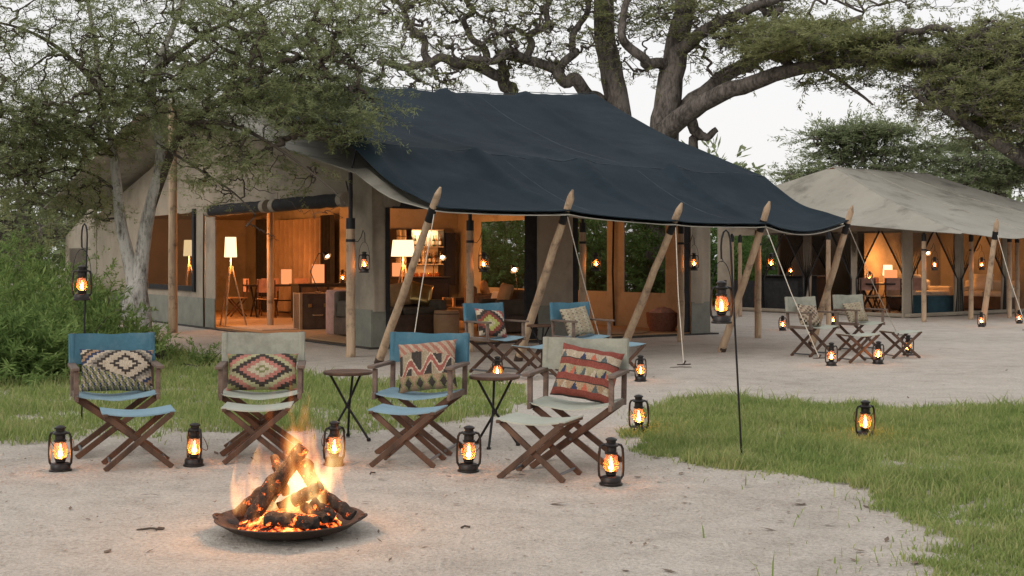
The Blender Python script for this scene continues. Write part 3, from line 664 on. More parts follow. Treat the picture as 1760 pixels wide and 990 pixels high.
def pat3(u, v):
    if v > .55-.25*abs(u+.3): return ((.42, .34, .26) if (int((u*7+v*5)+9) % 2) else (.36, .17, .13))
    if v < -.45:
        d = abs(((u*2.5) % 1)-.5)*1.2+abs(v+.75)*1.6; return BK if d < .36 else (OL if d < .55 else TN)
    y = v+.1-.25*u; h = math.sin(u*9)*.28; a = abs(y-h)
    if a < .12: return (.33, .12, .10)
    if a < .2: return CR
    hk = ((u*1.45+.2) % 1); return BK if (hk < .5) ^ (y > h) else (.35, .30, .22)
def pat4(u, v):
    r = (v+1)/2*7; i = int(r); f = r-i
    if i % 2 == 0: return RD if .08 < f < .95 else BK
    base = ((.42, .30, .2), (.36, .33, .22), (.45, .38, .3))[(i//2) % 3]; k = (u*3+i*.2) % 1
    tri = abs(k-.5) < .34*(1-f)
    if tri: return (NV, (.5, .15, .1), (.10, .13, .14), CR)[int(u*3+i+8) % 4]
    return base
def pat5(u, v):
    i = (round(abs(u+.2)*12)+2*round(abs(v+.1)*6))//4; return ((.55, .5, .35), (.42, .45, .15), RD, BK, (.6, .5, .4), (.4, .12, .12), OL)[i % 7]
def pat6(u, v):
    k = int((u+1)*3); y = (v*4+k*.5) % 1; x = ((u+1)*3) % 1; d = abs(x-.5)+abs(y-.5)
    return ((.48, .42, .32) if d < .25 else (.32, .30, .2) if d < .42 else (.4, .34, .25)) if k % 2 else ((.36, .37, .25) if d < .3 else (.52, .47, .38) if d < .45 else BK if d > .8 else (.4, .35, .27))
def pat7(u, v):
    d = abs(step(u, 5))+abs(step(v-.1, 5)); return ((.5, .44, .34), BK, (.4, .33, .25), (.2, .15, .12))[int(d*6) % 4]

FIRE = Vector((-1.17, 6.75, 0))
ch_b = make_chair(M['canvas_blue'], M['seat_blue'], M['wood_grey']); ch_s = make_chair(M['canvas_sage'], M['seat_sage'], M['wood_grey'])
st_b = make_stool(M['seat_blue']); st_s = make_stool(M['seat_sage'])
UB, US, TB_, TS = [], [], [], []
def facing(p, q_): d = q_-p; return math.atan2(d.x, -d.y)
chairs = {}
for key, x, y, rz, blue_, lab in (
        ('c1', 198, 778, 22, 1, 'blue backed wooden camp chair with black and cream diamond cushion'),
        ('c2', 450, 775, 8, 0, 'sage backed wooden camp chair with wide pink and olive cushion'),
        ('c3', 722, 776, -12, 1, 'blue backed wooden camp chair with hook patterned cushion, between the little tables'),
        ('c4', 992, 800, -16, 0, 'sage backed wooden camp chair with red striped cushion'),
        ('c5', 852, 640, 38, 1, 'blue backed camp chair facing sideways by the leather pouf'),
        ('c6', 1000, 637, 34, 1, 'blue backed camp chair facing sideways by the gathered canvas pier'),
        ('c7', 1398, 612, 34, 0, 'sage camp chair before the smaller tent with a brown patterned cushion, nearer the mess tent'),
        ('c8', 1478, 603, 30, 0, 'sage camp chair before the smaller tent with a pale patterned cushion')):
    chairs[key] = put(ch_b if blue_ else ch_s, UB if blue_ else US, G(x, y), R(rz), lab, 'wooden camp chairs')
for x, y, rz, blue_, lab in (
        (236, 801, 20, 1, 'pale blue folding stool before the chair with the black and cream cushion'),
        (444, 790, 6, 0, 'pale sage folding stool behind the fire'),
        (702, 797, -10, 1, 'pale blue folding stool before the hook patterned cushion'),
        (928, 820, -22, 0, 'pale sage folding stool before the red striped cushion'),
        (922, 650, 30, 1, 'small blue folding stool beside the sideways chair by the pouf'),
        (1068, 645, 28, 1, 'small blue folding stool under the third leaning guy pole'),
        (1474, 622, 14, 0, 'sage folding stool between two lanterns before the smaller tent'),
        (1548, 615, 12, 0, 'sage folding stool with a lantern tucked behind it')):
    put(st_b if blue_ else st_s, TB_ if blue_ else TS, G(x, y), R(rz), lab, 'folding stools')
for key, w, h, pt, dx, roll, th, lab in (
        ('c1', .54, .34, pat1, .02, 2, .13, 'long cushion with black and cream stepped diamond'),
        ('c2', .54, .30, pat2, 0, 0, .13, 'long cushion with pink and olive stepped diamond'),
        ('c3', .46, .40, pat3, .03, -7, .13, 'square cushion with red hook pattern and dark hexagons'),
        ('c4', .46, .40, pat4, .05, 9, .13, 'square cushion with red stripes and little triangles'),
        ('c5', .44, .38, pat5, 0, 6, .12, 'cushion with lime, maroon and cream diamonds'),
        ('c6', .44, .40, pat6, 0, -6, .12, 'cushion in faded olive and beige columns'),
        ('c7', .42, .34, pat7, 0, 5, .12, 'brown and beige diamond cushion on sage chair'),
        ('c8', .42, .34, pat6, 0, -5, .12, 'pale beige cushion on the sage chair by the stools')):
    c = chairs[key]; o = pillow('cushion', lab, w, h, pt, None, 'kilim cushions on the camp chairs', th)
    Mx = Matrix.Translation(c.location) @ Matrix.Rotation(c.rotation_euler.z, 4, 'Z') @ Matrix.Translation((dx, .10, .448+h/2*.93)) @ Matrix.Rotation(R(-24), 4, 'X') @ Matrix.Rotation(R(roll), 4, 'Y')
    o.matrix_world = Mx
def make_table():
    o = thing('folding_table', 't', 'table'); 
    MB().lathe([(.0, .527), (.19, .527), (.197, .533), (.197, .547), (.19, .553), (.0, .553)], 32, cap=False).build('tabletop', M['wood_dark'], o, True)
    for k in range(3):
        a = 2*math.pi*k/3+.5; b = a+math.pi*.92
        MB().tube([(.15*math.cos(a), .15*math.sin(a), .527), (.012*math.cos(a+1.6), .012*math.sin(a+1.6), .27), (.19*math.cos(b), .19*math.sin(b), .012)], .010, 8).build('leg', M['steel'], o, True)
        MB().lathe([(0, 0), (.016, .0), (.018, .014), (.014, .026), (0, .028)], 10, (.19*math.cos(b), .19*math.sin(b), 0), False).build('foot', M['steel'], o, True)
    MB().lathe([(.0, .255), (.022, .255), (.022, .285), (.0, .285)], 12, cap=False).build('hub', M['steel'], o, True)
    return o
ft = make_table(); FU = []
put(ft, FU, G(598, 756), .4, 'small round wooden table on three black legs, behind the fire', 'round folding tables')
put(ft, FU, G(850, 768), 1.1, 'small round wooden table on three black legs, between blue and sage chairs', 'round folding tables')
put(ft, FU, G(930, 628), .2, 'small dark round table between the two sideways blue chairs', 'round folding tables')

# ------------------------------------------------------------------ lanterns
def make_lantern(up):
    o = thing('hurricane_lantern', 'l', 'lantern')
    lm = M['lantern_metal']
    tank = MB().lathe([(0, 0), (.074, 0), (.076, .006), (.074, .014), (.066, .018), (.066, .046), (.058, .056), (.030, .062), (0, .062)], 24, cap=False).build('fuel_tank', lm, o, True)
    MB().lathe([(.026, .062), (.034, .068), (.034, .078), (.040, .084), (.040, .090), (.022, .092), (0, .094)], 20, cap=False).build('burner', lm, tank, True)
    globe = MB().lathe([(.034, .088), (.046, .112), (.050, .130), (.047, .152), (.038, .180), (.034, .200)], 24, cap=False).build('globe', M['glass'], o, True)
    MB().lathe([(0, .095), (.014, .106), (.010, .130), (0, .154)], 8, cap=False).build('flame', M['flame'], o, True)
    MB().lathe([(.036, .196), (.042, .202), (.042, .210), (.034, .216), (.034, .244), (.046, .250), (.048, .258), (.036, .270), (.030, .272), (.030, .284), (.038, .288), (.038, .296), (.022, .306), (0, .310)], 22, cap=False).build('hood', lm, o, True)
    for s in (-1, 1):
        MB().tube([(s*.060, 0, .036), (s*.076, 0, .060), (s*.079, 0, .10), (s*.078, 0, .18), (s*.074, 0, .235), (s*.064, 0, .256), (s*.040, 0, .262)], .0085, 8).build('side_tube', lm, o, True)
    g = MB()
    for z in (.132,): g.tube([(.053*math.cos(a*math.pi/8), .053*math.sin(a*math.pi/8), z) for a in range(17)], .0009, 4)
    for a in (.8, 2.3, 3.9, 5.5): g.tube([(.036*math.cos(a), .036*math.sin(a), .09), (.053*math.cos(a), .053*math.sin(a), .13), (.036*math.cos(a), .036*math.sin(a), .2)], .0009, 4)
    g.build('wire_guard', lm, globe)
    hb = MB()
    if up: hb.tube([(.078*math.cos(k*math.pi/14), 0, .215+(.235*math.sin(k*math.pi/14))) for k in range(15)], .0028, 6)
    else: hb.tube([(.082*math.cos(k*math.pi/14), .012+.085*math.sin(k*math.pi/14), .215-.11*math.sin(k*math.pi/14)) for k in range(15)], .0028, 6)
    hb.build('bail_handle', M['steel'], o, True)
    return o
lan_g = make_lantern(False); lan_h = make_lantern(True); LG, LH = [], []
for x, y, rz, lab in (
        (104, 810, 10, 'hurricane lantern standing left of the black and cream cushion chair'),
        (333, 801, -15, 'hurricane lantern on sand between the blue and sage chairs with long cushions'),
        (574, 800, 5, 'hurricane lantern on sand below the table behind the fire'),
        (805, 811, 20, 'hurricane lantern on sand before the table between blue and sage chairs'),
        (1050, 833, -5, 'hurricane lantern on sand beside the red striped cushion chair'),
        (1098, 744, 10, 'hurricane lantern at the tip of the lawn'),
        (1487, 753, 0, 'hurricane lantern standing alone out on the lawn'),
        (855, 656, 15, 'hurricane lantern under the sideways blue chair by the pouf'),
        (1101, 655, 0, 'hurricane lantern behind the red striped cushion chair, by the blue stool'),
        (1429, 629, 0, 'hurricane lantern left of the sage stool before the smaller tent'),
        (1509, 625, 0, 'hurricane lantern between the two sage stools'),
        (1560, 611, 0, 'hurricane lantern half hidden by the second sage stool'),
        (1345, 568, 0, 'hurricane lantern on sand behind the sage chair, by an upright post'),
        (1432, 560, 0, 'hurricane lantern at the foot of the far leaning guy pole'),
        (1687, 562, 0, 'hurricane lantern at the foot of the guy pole of the grey fly'),
        (1752, 556, 0, 'hurricane lantern past the end of the smaller tent')):
    lo_ = put(lan_g, LG, G(x, y), R(rz+random.uniform(-60, 60)*.5), lab, 'hurricane lanterns', (R(random.uniform(-1.5, 1.5)), R(random.uniform(-1.5, 1.5)))); lo_.scale = (random.uniform(.95, 1.04),)*2+(random.uniform(.96, 1.05),)
for i, lab in enumerate(('hanging lantern on the post at the open gable corner', 'hanging lantern on the post before the bar shelf', 'hanging lantern on the post by the gathered canvas pier', 'hanging lantern on the post at the right end of the lounge', 'hanging lantern on the post past the mess tent')):
    put(lan_h, LH, UPS[i]+Vector((.215, -.125, 1.72-.02-.452)), 0, lab, 'hanging lanterns')
for i, lab in enumerate(('hanging lantern on the front corner post of the smaller tent', 'hanging lantern on the post before the lit sofas')):
    put(lan_h, LH, UP2[i]+Vector((.21, -.12, 1.66-.02-.452)), 0, lab, 'hanging lanterns')
def crook(label, base, top, lanlab, s=.06):
    o = thing('shepherd_hook', label, 'lantern hook', base); d = top-base
    pts = [d*(i/8) for i in range(9)]+[d+Vector((s*(1-math.cos(a)), 0, .12*math.sin(a)*1.0+.0)) for a in (.5, 1.0, 1.57, 2.1, 2.6, 3.14)]
    pts.append(pts[-1]+Vector((.003, 0, -.09)))
    MB().tube(pts, .0075, 8).build('rod', M['steel'], o, True)
    e = base+pts[-1]; wire = MB(); wire.tube([pts[-1]+Vector((0, 0, .012)), pts[-1]+Vector((.012, 0, -.01)), pts[-1]+Vector((.0, 0, -.02))], .004, 5); wire.build('eye', M['steel'], o, True)
    put(lan_h, LH, e-Vector((0, 0, .452+.012)), R(8), lanlab, 'lanterns on garden hooks')
b = G(1275, 790); crook('thin black hook rod stuck in the lawn with a lantern', b, P(1256, 424, b.y), 'hurricane lantern hanging from the rod on the lawn', -.035)
b = G(140, 728); crook('thin black hook rod behind the chair, rising from grass by the shrubs', b, P(150, 408, b.y), 'hurricane lantern hanging in front of the shrubs', -.025)

# ------------------------------------------------------------------ fire
fb = thing('fire_bowl', 'shallow rusty iron fire bowl on the sand', 'fire bowl', FIRE)
pr = [(.0, .004), (.15, .004), (.24, .016), (.32, .044), (.387, .086), (.393, .088), (.391, .093), (.382, .092), (.31, .054), (.23, .028), (.15, .016), (0, .016)]
MB().lathe(pr, 48, cap=False).build('bowl', M['iron'], fb, True)
for s in (-1, 1):
    MB().tube([(s*(.372+.03*math.sin(math.pi*k/8)), -.06+.12*k/8, .088+.012*math.sin(math.pi*k/8)) for k in range(9)], .008, 6).build('handle', M['iron'], fb, True)
def embermat():
    m, t, out = nodes('glowing_embers'); tc = N(t, 'ShaderNodeTexCoord').outputs['Object']; f = noise(t, tc, 16, 5, .7)
    col = ramp(t, f, [(.42, (.01, .004, .002)), (.52, (.9, .1, .015)), (.66, (1, .45, .1))]); st_ = ramp(t, f, [(.42, (0, 0, 0)), (.7, (1, 1, 1))])
    e = N(t, 'ShaderNodeEmission'); t.links.new(col, e.inputs[0]); t.links.new(math_(t, 'MULTIPLY', st_, 5.0), e.inputs[1])
    d = N(t, 'ShaderNodeBsdfDiffuse'); d.inputs[0].default_value = (.03, .025, .022, 1); a = N(t, 'ShaderNodeAddShader')
    t.links.new(e.outputs[0], a.inputs[0]); t.links.new(d.outputs[0], a.inputs[1]); t.links.new(a.outputs[0], out.inputs[0]); return m
M['ember'] = embermat()
def charmat():
    m, t, out = nodes('burning_log'); tc = N(t, 'ShaderNodeTexCoord').outputs['Object']; f = noise(t, tc, 22, 5, .7); f2 = noise(t, tc, 7, 3, .6)
    col = ramp(t, f, [(.4, (.008, .007, .006)), (.62, (.045, .03, .022)), (.75, (.16, .14, .13))])
    b = N(t, 'ShaderNodeBsdfPrincipled'); b.inputs['Roughness'].default_value = .9; t.links.new(col, b.inputs['Base Color'])
    bn = N(t, 'ShaderNodeBump'); bn.inputs['Strength'].default_value = 1; bn.inputs['Distance'].default_value = .03; t.links.new(f, bn.inputs['Height']); t.links.new(bn.outputs[0], b.inputs['Normal'])
    g_ = math_(t, 'MULTIPLY', ramp(t, f, [(.36, (1, 1, 1)), (.44, (0, 0, 0))]), ramp(t, f2, [(.5, (0, 0, 0)), (.62, (1, 1, 1))]))
    b.inputs['Emission Color'].default_value = (1, .16, .03, 1); t.links.new(math_(t, 'MULTIPLY', g_, 5.0), b.inputs['Emission Strength'])
    t.links.new(b.outputs[0], out.inputs[0]); return m
M['bark_wood'] = charmat()
eb = MB()
def emb(u, v):
    a = u*2*math.pi; r = .27*v; return (r*math.cos(a), r*math.sin(a), .052+.075*(1-v*v)+.025*nz(r*math.cos(a)*14, r*math.sin(a)*14, 2)+.012*nz(r*math.cos(a)*40, r*math.sin(a)*40, 5))
V = [emb(i/60, j/14) for j in range(1, 15) for i in range(60)]
fs = [(j*60+i, j*60+(i+1) % 60, (j+1)*60+(i+1) % 60, (j+1)*60+i) for j in range(13) for i in range(60)]
eb.add(V, fs); eb.add([emb(i/60, 1/14) for i in range(60)], [tuple(range(59, -1, -1))])
tag(eb.build('ember_bed', M['ember'], None, True), 'bed of glowing embers in the fire bowl', 'embers').location = FIRE
logs = (((452, 890), (500, 800), .030, .10, .02, 'slim log leaning up behind the long charred log'), ((575, 872), (515, 800), .030, .04, .02, 'slim log leaning up from the right rim to the top of the pile'), ((560, 893), (520, 868), .026, -.2, -.05, 'short charred stick poking out at the front of the pile'), ((480, 872), (530, 845), .028, .0, .0, 'slim half burnt log across the heart of the pile'),((428, 893), (522, 768), .042, -.05, .0, 'long charred log leaning up steeply, topmost of the pile'), ((405, 893), (482, 815), .036, .02, .12, 'thin split log leaning at the left rim of the bowl'),
        ((470, 784), (492, 850), .024, .12, .02, 'short stub of log poking up behind the long leaning log'), ((455, 893), (548, 897), .038, -.20, -.22, 'black charred log lying across the front of the bowl'),
        ((520, 790), (560, 880), .038, .05, .10, 'dark log leaning back behind the pile'), ((540, 840), (607, 888), .034, -.02, -.10, 'charred log sloping down to the right rim'),
        ((505, 862), (552, 836), .036, -.06, -.10, 'thick charred stub in the middle of the pile'), ((535, 862), (575, 890), .028, -.12, -.14, 'short charred stick by the right side of the pile'))
for (x0, y0), (x1, y1), r_, d0, d1, lab in logs:
    a = P(x0, y0, FIRE.y+d0); b_ = P(x1, y1, FIRE.y+d1); n = 14; sd_ = x0*.37
    for p in (a, b_): p.z = max(p.z, .085)
    mb = MB(); k = 14; vs = []
    d = (b_-a); ax = d.orthogonal().normalized(); ay = d.normalized().cross(ax)
    pts = [a.lerp(b_, i/n)+ax*.014*nz(i*.4, sd_)+ay*.014*nz(i*.4, sd_, 4) for i in range(n+1)]
    for i, p in enumerate(pts):
        for j in range(k):
            an = 2*math.pi*j/k; rr = r_*(1+.20*nz(math.cos(an)*2+sd_, math.sin(an)*2, i*.45)+.10*nz(math.cos(an)*6, math.sin(an)*6+sd_, i*.9))*(.85 if i in (0, n) else 1)
            vs.append(p-a+(ax*math.cos(an)+ay*math.sin(an))*rr)
    fs = [(i*k+j, i*k+(j+1) % k, (i+1)*k+(j+1) % k, (i+1)*k+j) for i in range(n) for j in range(k)]+[tuple(range(k-1, -1, -1)), tuple(n*k+j for j in range(k))]
    mb.add(vs, fs); o = mb.build('log', M['bark_wood'], None, True); o.location = a; tag(o, lab, 'log', 'logs in the fire bowl')
def firemat(h, r):
    m, t, out = nodes('fire_flames'); tc = N(t, 'ShaderNodeTexCoord').outputs['Object']; sx = N(t, 'ShaderNodeSeparateXYZ'); t.links.new(tc, sx.inputs[0])
    z = math_(t, 'DIVIDE', sx.outputs[2], h)
    nA = N(t, 'ShaderNodeTexNoise'); nA.inputs['Scale'].default_value = 6.5; nA.inputs['Detail'].default_value = 5; mp = N(t, 'ShaderNodeMapping'); mp.inputs['Scale'].default_value = (1, 1, .42); mp.inputs['Location'].default_value = (1.3, .2, 3.1)
    t.links.new(tc, mp.inputs[0]); t.links.new(mp.outputs[0], nA.inputs['Vector']); sc = N(t, 'ShaderNodeSeparateColor'); t.links.new(nA.outputs['Color'], sc.inputs[0])
    amp = math_(t, 'ADD', math_(t, 'MULTIPLY', z, .5), .06)
    x = math_(t, 'ADD', sx.outputs[0], math_(t, 'MULTIPLY', math_(t, 'SUBTRACT', sc.outputs[0], .5), amp)); y = math_(t, 'ADD', sx.outputs[1], math_(t, 'MULTIPLY', math_(t, 'SUBTRACT', sc.outputs[1], .5), amp))
    x = math_(t, 'SUBTRACT', x, math_(t, 'MULTIPLY', z, .05))
    rad = math_(t, 'SQRT', math_(t, 'ADD', math_(t, 'MULTIPLY', x, x), math_(t, 'MULTIPLY', y, y)))
    prof = math_(t, 'MULTIPLY', math_(t, 'POWER', math_(t, 'MAXIMUM', math_(t, 'SUBTRACT', 1, z), 0.0), .5), r)
    ins = math_(t, 'SUBTRACT', 1, math_(t, 'DIVIDE', rad, math_(t, 'MAXIMUM', prof, .01)))
    tong = N(t, 'ShaderNodeTexNoise'); tong.inputs['Scale'].default_value = 8.5; tong.inputs['Detail'].default_value = 6; mp2 = N(t, 'ShaderNodeMapping'); mp2.inputs['Scale'].default_value = (1, 1, .28); t.links.new(tc, mp2.inputs[0]); t.links.new(mp2.outputs[0], tong.inputs['Vector'])
    f = math_(t, 'ADD', math_(t, 'MULTIPLY', math_(t, 'MINIMUM', ins, .55), 1.1), math_(t, 'MULTIPLY', math_(t, 'SUBTRACT', tong.outputs['Fac'], math_(t, 'ADD', .57, math_(t, 'MULTIPLY', z, .10))), 6.5))
    f = math_(t, 'MULTIPLY', f, 1.0, True)
    f = math_(t, 'MULTIPLY', f, math_(t, 'GREATER_THAN', ins, 0.0))
    col = ramp(t, math_(t, 'SUBTRACT', f, math_(t, 'MULTIPLY', z, .25)), [(0, (1, .16, .02)), (.35, (1, .38, .08)), (.75, (1, .66, .26))])
    e = N(t, 'ShaderNodeEmission'); t.links.new(col, e.inputs[0]); t.links.new(math_(t, 'MULTIPLY', f, 11.0), e.inputs[1])
    t.links.new(e.outputs[0], out.inputs['Volume']); return m
fh = .80; fl = MB(); fl.lathe([(0, 0), (.30, .0), (.34, .1), (.36, .28), (.35, .48), (.31, .62), (.24, .73), (0, fh)], 24, cap=False)
flo = fl.build('fire_flames', firemat(fh, .33), None); flo.location = FIRE+Vector((0, 0, .11)); flo['label'] = 'orange flames rising from the log fire'; flo['category'] = 'flames'
pl_d = bpy.data.lights.new('fire_light', 'POINT'); pl_d.energy = 26; pl_d.color = (1, .42, .14); pl_d.shadow_soft_size = .14
plo = bpy.data.objects.new('fire_light', pl_d); C.objects.link(plo); plo.location = FIRE+Vector((0, -.0, .42))

# ------------------------------------------------------------------ interior of the big tent
FZ = .046
def on(x, y): p = G(x, y); return Vector((p.x*(HC-FZ)/HC, p.y*(HC-FZ)/HC, FZ))
def lamp_light(parent, z, power, col=(1, .52, .20), r=.06, off=(0, 0)):
    power *= 1.7; col = (1, col[1]*.68, col[2]*.42)
    d = bpy.data.lights.new('lamp_light', 'POINT'); d.energy = power; d.color = col; d.shadow_soft_size = r
    o = bpy.data.objects.new('lamp_light', d); C.objects.link(o); o.parent = parent; o.location = (off[0], off[1], z); return o
def tripod_lamp(label, loc, H, sr, sh, legw, power, lab_shade=None):
    o = thing('tripod_lamp', label, 'floor lamp', loc); zb = H-sh
    MB().lathe([(sr*.86, H), (sr, zb)], 28, cap=False).build('lamp_shade', M['shade'], o, True)
    MB().tube([(0, 0, zb-.35), (0, 0, H-.03)], .014, 8).build('stem', M['wood_pole'], o, True)
    for k in range(3):
        a = k*2.094+.4; MB().tube([(.03*math.cos(a), .03*math.sin(a), zb-.2), (legw*math.cos(a), legw*math.sin(a), 0)], .017, 8).build('leg', M['wood_pole'], o, True)
    lamp_light(o, H+.12, power); lamp_light(o, zb-.08, power*.6, off=(.06, -.06)); return o
tripod_lamp('tripod floor lamp with slim white shade just inside the gable opening', T1(.42, 7.15, FZ), 1.86, .13, .42, .33, 26)
tripod_lamp('tripod lamp with wide white drum shade behind the sofa', T1(4.5, 7.1, FZ), 1.83, .27, .37, .34, 62)
tripod_lamp('tall lamp with white shade glowing behind the gable window', T1(.9, 11.0, FZ), 1.85, .13, .38, .33, 90)
def paper(label, loc, w, h):
    o = thing('paper_lantern', label, 'lamp', loc, .5, 'glowing paper box lamps')
    MB().box((0, 0, h/2+.01), (w, w, h)).build('paper_shade', M['shade_orange'], o, False, .004); MB().box((0, 0, .006), (w*1.1, w*1.1, .011)).build('base', M['black_wood'], o)
    lamp_light(o, h+.1, 7, (1, .45, .18)); return o
def dining(label, loc, rz, L, Wd, H):
    o = thing('dining_table', label, 'table', loc, rz)
    MB().box((0, 0, H-.02), (L, Wd, .04)).build('tabletop', M['black_wood'], o, False, .005)
    for sx_ in (-1, 1):
        for s in (-1, 1): MB().bar((sx_*L*.38, -s*Wd*.38, H-.04), (sx_*L*.38, s*Wd*.38, .0), .03, .05, Vector((1, 0, 0))).build('leg', M['black_wood'], o)
    MB().tube([(-L*.38, 0, H*.5), (L*.38, 0, H*.5)], .015, 6).build('stretcher', M['black_wood'], o); return o
tb = dining('long dark dining table inside the gable opening', T1(3.0, 10.7, FZ), R(25), 1.5, .8, .78)
paper('glowing paper box lamp on the dark dining table', tb.location+Vector((.22, .05, .78)), .2, .36)
dch = thing('dining_chair', 'd', 'chair')
for x in (-.2, .2):
    for s in (-1, 1): MB().bar((x, -s*.2, .45), (x, s*.2, 0), .022, .035, Vector((1, 0, 0))).build('leg', M['wood_dark'], dch)
    MB().box((x, .2, .67), (.03, .03, .46)).build('back_post', M['wood_dark'], dch)
MB().sheet(lambda u, v: (-.22+.44*u, -.21+.42*v, .47-.015*math.sin(math.pi*u)), 6, 4, .02).build('seat', M['leather_tan'], dch, True)
MB().sheet(lambda u, v: (-.21+.42*u, .2+.02*math.sin(math.pi*u), .6+.32*v), 8, 4, .05).build('back_rest', M['pink_fabric'], dch, True)
DU = []
for dx, dy, rz, lab in ((-1.0, .1, -65, 'dining chair with pink back at the left end of the dark table'), (-.35, .75, 200, 'dining chair with pink back behind the dark table'), (.5, .85, 190, 'dining chair behind the dark table near the curtain'), (-.1, -.75, 15, 'dining chair drawn up to the front of the dark table')):
    put(dch, DU, tb.location+Vector((dx, dy, 0)), R(rz), lab, 'dining chairs in the mess tent')
def trunk(label, loc, rz, w, d, h, m_, cat='trunk'):
    o = thing('travel_trunk', label, cat, loc, rz); cs_ = MB().box((0, 0, h/2), (w, d, h)).build('case', m_, o, False, .015)
    for s in (-1, 1):
        for s2 in (-1, 1): MB().box((s*(w/2-.02), s2*(d/2-.02), h/2), (.06, .06, h+.016)).build('corner_band', M['leather_tan'], o, False, .006)
    for z in (.03, h*.66, h-.03): MB().box((0, 0, z), (w+.012, d+.012, .025)).build('strap', M['leather'], o)
    for s in (-1, 1): MB().box((s*w*.22, -d/2-.012, h*.66), (.07, .02, .07)).build('latch', M['brass'], cs_, False, .004)
    MB().tube([(-.1, -d/2-.01, h*.4), (-.09, -d/2-.04, h*.39), (.09, -d/2-.04, h*.39), (.1, -d/2-.01, h*.4)], .012, 6).build('handle', M['leather_tan'], cs_, True); return o
tk = trunk('tall brown leather travel trunk with brass latches under the desk lamp', on(537, 566)+Vector((0, .25, 0)), R(24), .72, .5, .72, M['leather'])
def desk_lamp(label, loc, pts, aim, power):
    o = thing('desk_lamp', label, 'lamp', loc); MB().lathe([(0, 0), (.09, 0), (.09, .012), (.02, .02), (0, .022)], 16, cap=False).build('base', M['steel'], o, True)
    for a, b in zip(pts[:-1], pts[1:]): MB().tube([a, b], .010, 6).build('arm', M['steel'], o)
    e = Vector(pts[-1]); d = Vector(aim).normalized(); q_ = d.to_track_quat('Z', 'Y').to_matrix(); mb = MB(); mb.lathe([(.03, -.02), (.045, .03), (.085, .12)], 18, cap=False)
    mb.v = [tuple(q_ @ Vector(v)+e) for v in mb.v]; hd = mb.build('lamp_head', M['steel'], o, True)
    b_ = MB(); b_.lathe([(0, .03), (.03, .05), (.045, .085), (.03, .115), (0, .125)], 12, cap=False); b_.v = [tuple(q_ @ Vector(v)+e) for v in b_.v]; b_.build('bulb', M['bulb'], hd, True)
    p = e+d*.2; lamp_light(o, p.z, power, (1, .6, .28), .04, (p.x, p.y)); return o
desk_lamp('black desk lamp with bent arm on the tall trunk', tk.location+Vector((.08, 0, .728)), [(0, 0, .02), (-.16, 0, .42), (.0, 0, .78), (.12, -.02, .80)], (.75, -.35, -.75), 9)
MB_ = MB(); MB_.lathe([(0, 0), (.27, 0), (.29, .03), (.29, .78), (.27, .82), (0, .83)], 28, cap=False); o = MB_.build('upholstered_drum', M['pink_fabric'], None, True); o.location = on(583, 575)+Vector((0, .3, 0)); tag(o, 'tall pink upholstered drum seat behind the gable corner post', 'stool')
cab = thing('sideboard', 'low dark sideboard behind the trunk with a glowing lamp on it', 'sideboard', T1(3.0, 8.1, FZ), R(34))
MB().box((0, 0, .45), (1.4, .45, .74)).build('case', M['black_wood'], cab, False, .008); MB().box((0, 0, .835), (1.46, .5, .03)).build('top', M['black_wood'], cab)
for s in (-1, 1): MB().box((s*.34, -.232, .46), (.62, .02, .62)).build('door', M['leather'], cab, False, .006)
for sx_ in (-1, 1):
    for sy in (-1, 1): MB().box((sx_*.64, sy*.18, .04), (.05, .05, .08)).build('leg', M['black_wood'], cab)
paper('glowing paper box lamp on the low sideboard', cab.location+Vector((-.12, .0, .851)), .22, .42)
put(lan_g, LG, cab.location+Vector((.42, .1, .851)), 0, 'small lantern on the low sideboard', 'hurricane lanterns')
rug = MB(); rug.sheet(lambda u, v: T1(.3+3.0*u, 5.2+4.6*v, .056), 1, 1, .01); tag(rug.build('rug', M['rug']), 'pale woven rug under the dining set in the mess tent', 'rug')
# sofa and lounge
def cush(name, label, loc, rot, w, h, th, m_, cat='cushion', group=None):
    mb = MB(); n = 14
    def sf(u, v, s):
        a, b_ = 2*u-1, 2*v-1; t = (max(0, 1-a**4)*max(0, 1-b_**4))**.55; return Vector((a*w/2*(1-.06*abs(a)**3*(1-b_*b_)), s*th/2*t, b_*h/2*(1-.06*abs(b_)**3*(1-a*a))))
    for s in (-1, 1):
        A = [sf(i/n, j/n, s) for i in range(n+1) for j in range(n+1)]; fs = [(i*(n+1)+j, (i+1)*(n+1)+j, (i+1)*(n+1)+j+1, i*(n+1)+j+1) for i in range(n) for j in range(n)]
        if s > 0: fs = [tuple(reversed(f)) for f in fs]
        mb.add(A, fs)
    o = mb.build(name, m_, None, True); o.location = loc; o.rotation_euler = rot; tag(o, label, cat, group); return o
def sofa(label, loc, rz, L, dp, m_):
    o = thing('sofa', label, 'sofa', loc, rz)
    MB().box((0, 0, .2), (L, dp, .36)).build('base', M['leather'], o, False, .02)
    for k in range(2): MB().box(((k-.5)*L*.47, -.05, .44), (L*.46, dp-.2, .14)).build('seat_cushion', m_, o, False, .04)
    MB().box((0, dp/2-.09, .56), (L, .18, .5)).build('backrest', m_, o, False, .05)
    for s in (-1, 1): MB().box((s*(L/2-.08), -.02, .46), (.16, dp-.06, .36)).build('armrest', m_, o, False, .05)
    return o
so = sofa('dark low sofa with cushions at the corner of the lounge opening', T1(1.75, 2.6, FZ), R(38), 1.9, .95, M['sofa'])
def lo(dx, dy, z): return so.location+Matrix.Rotation(R(38), 3, 'Z') @ Vector((dx, dy, z))
cush('sofa_cushion', 'large olive cushion on the dark sofa', lo(-.35, .15, .76), (R(-15), R(8), R(38)), .55, .5, .2, M['sofa'])
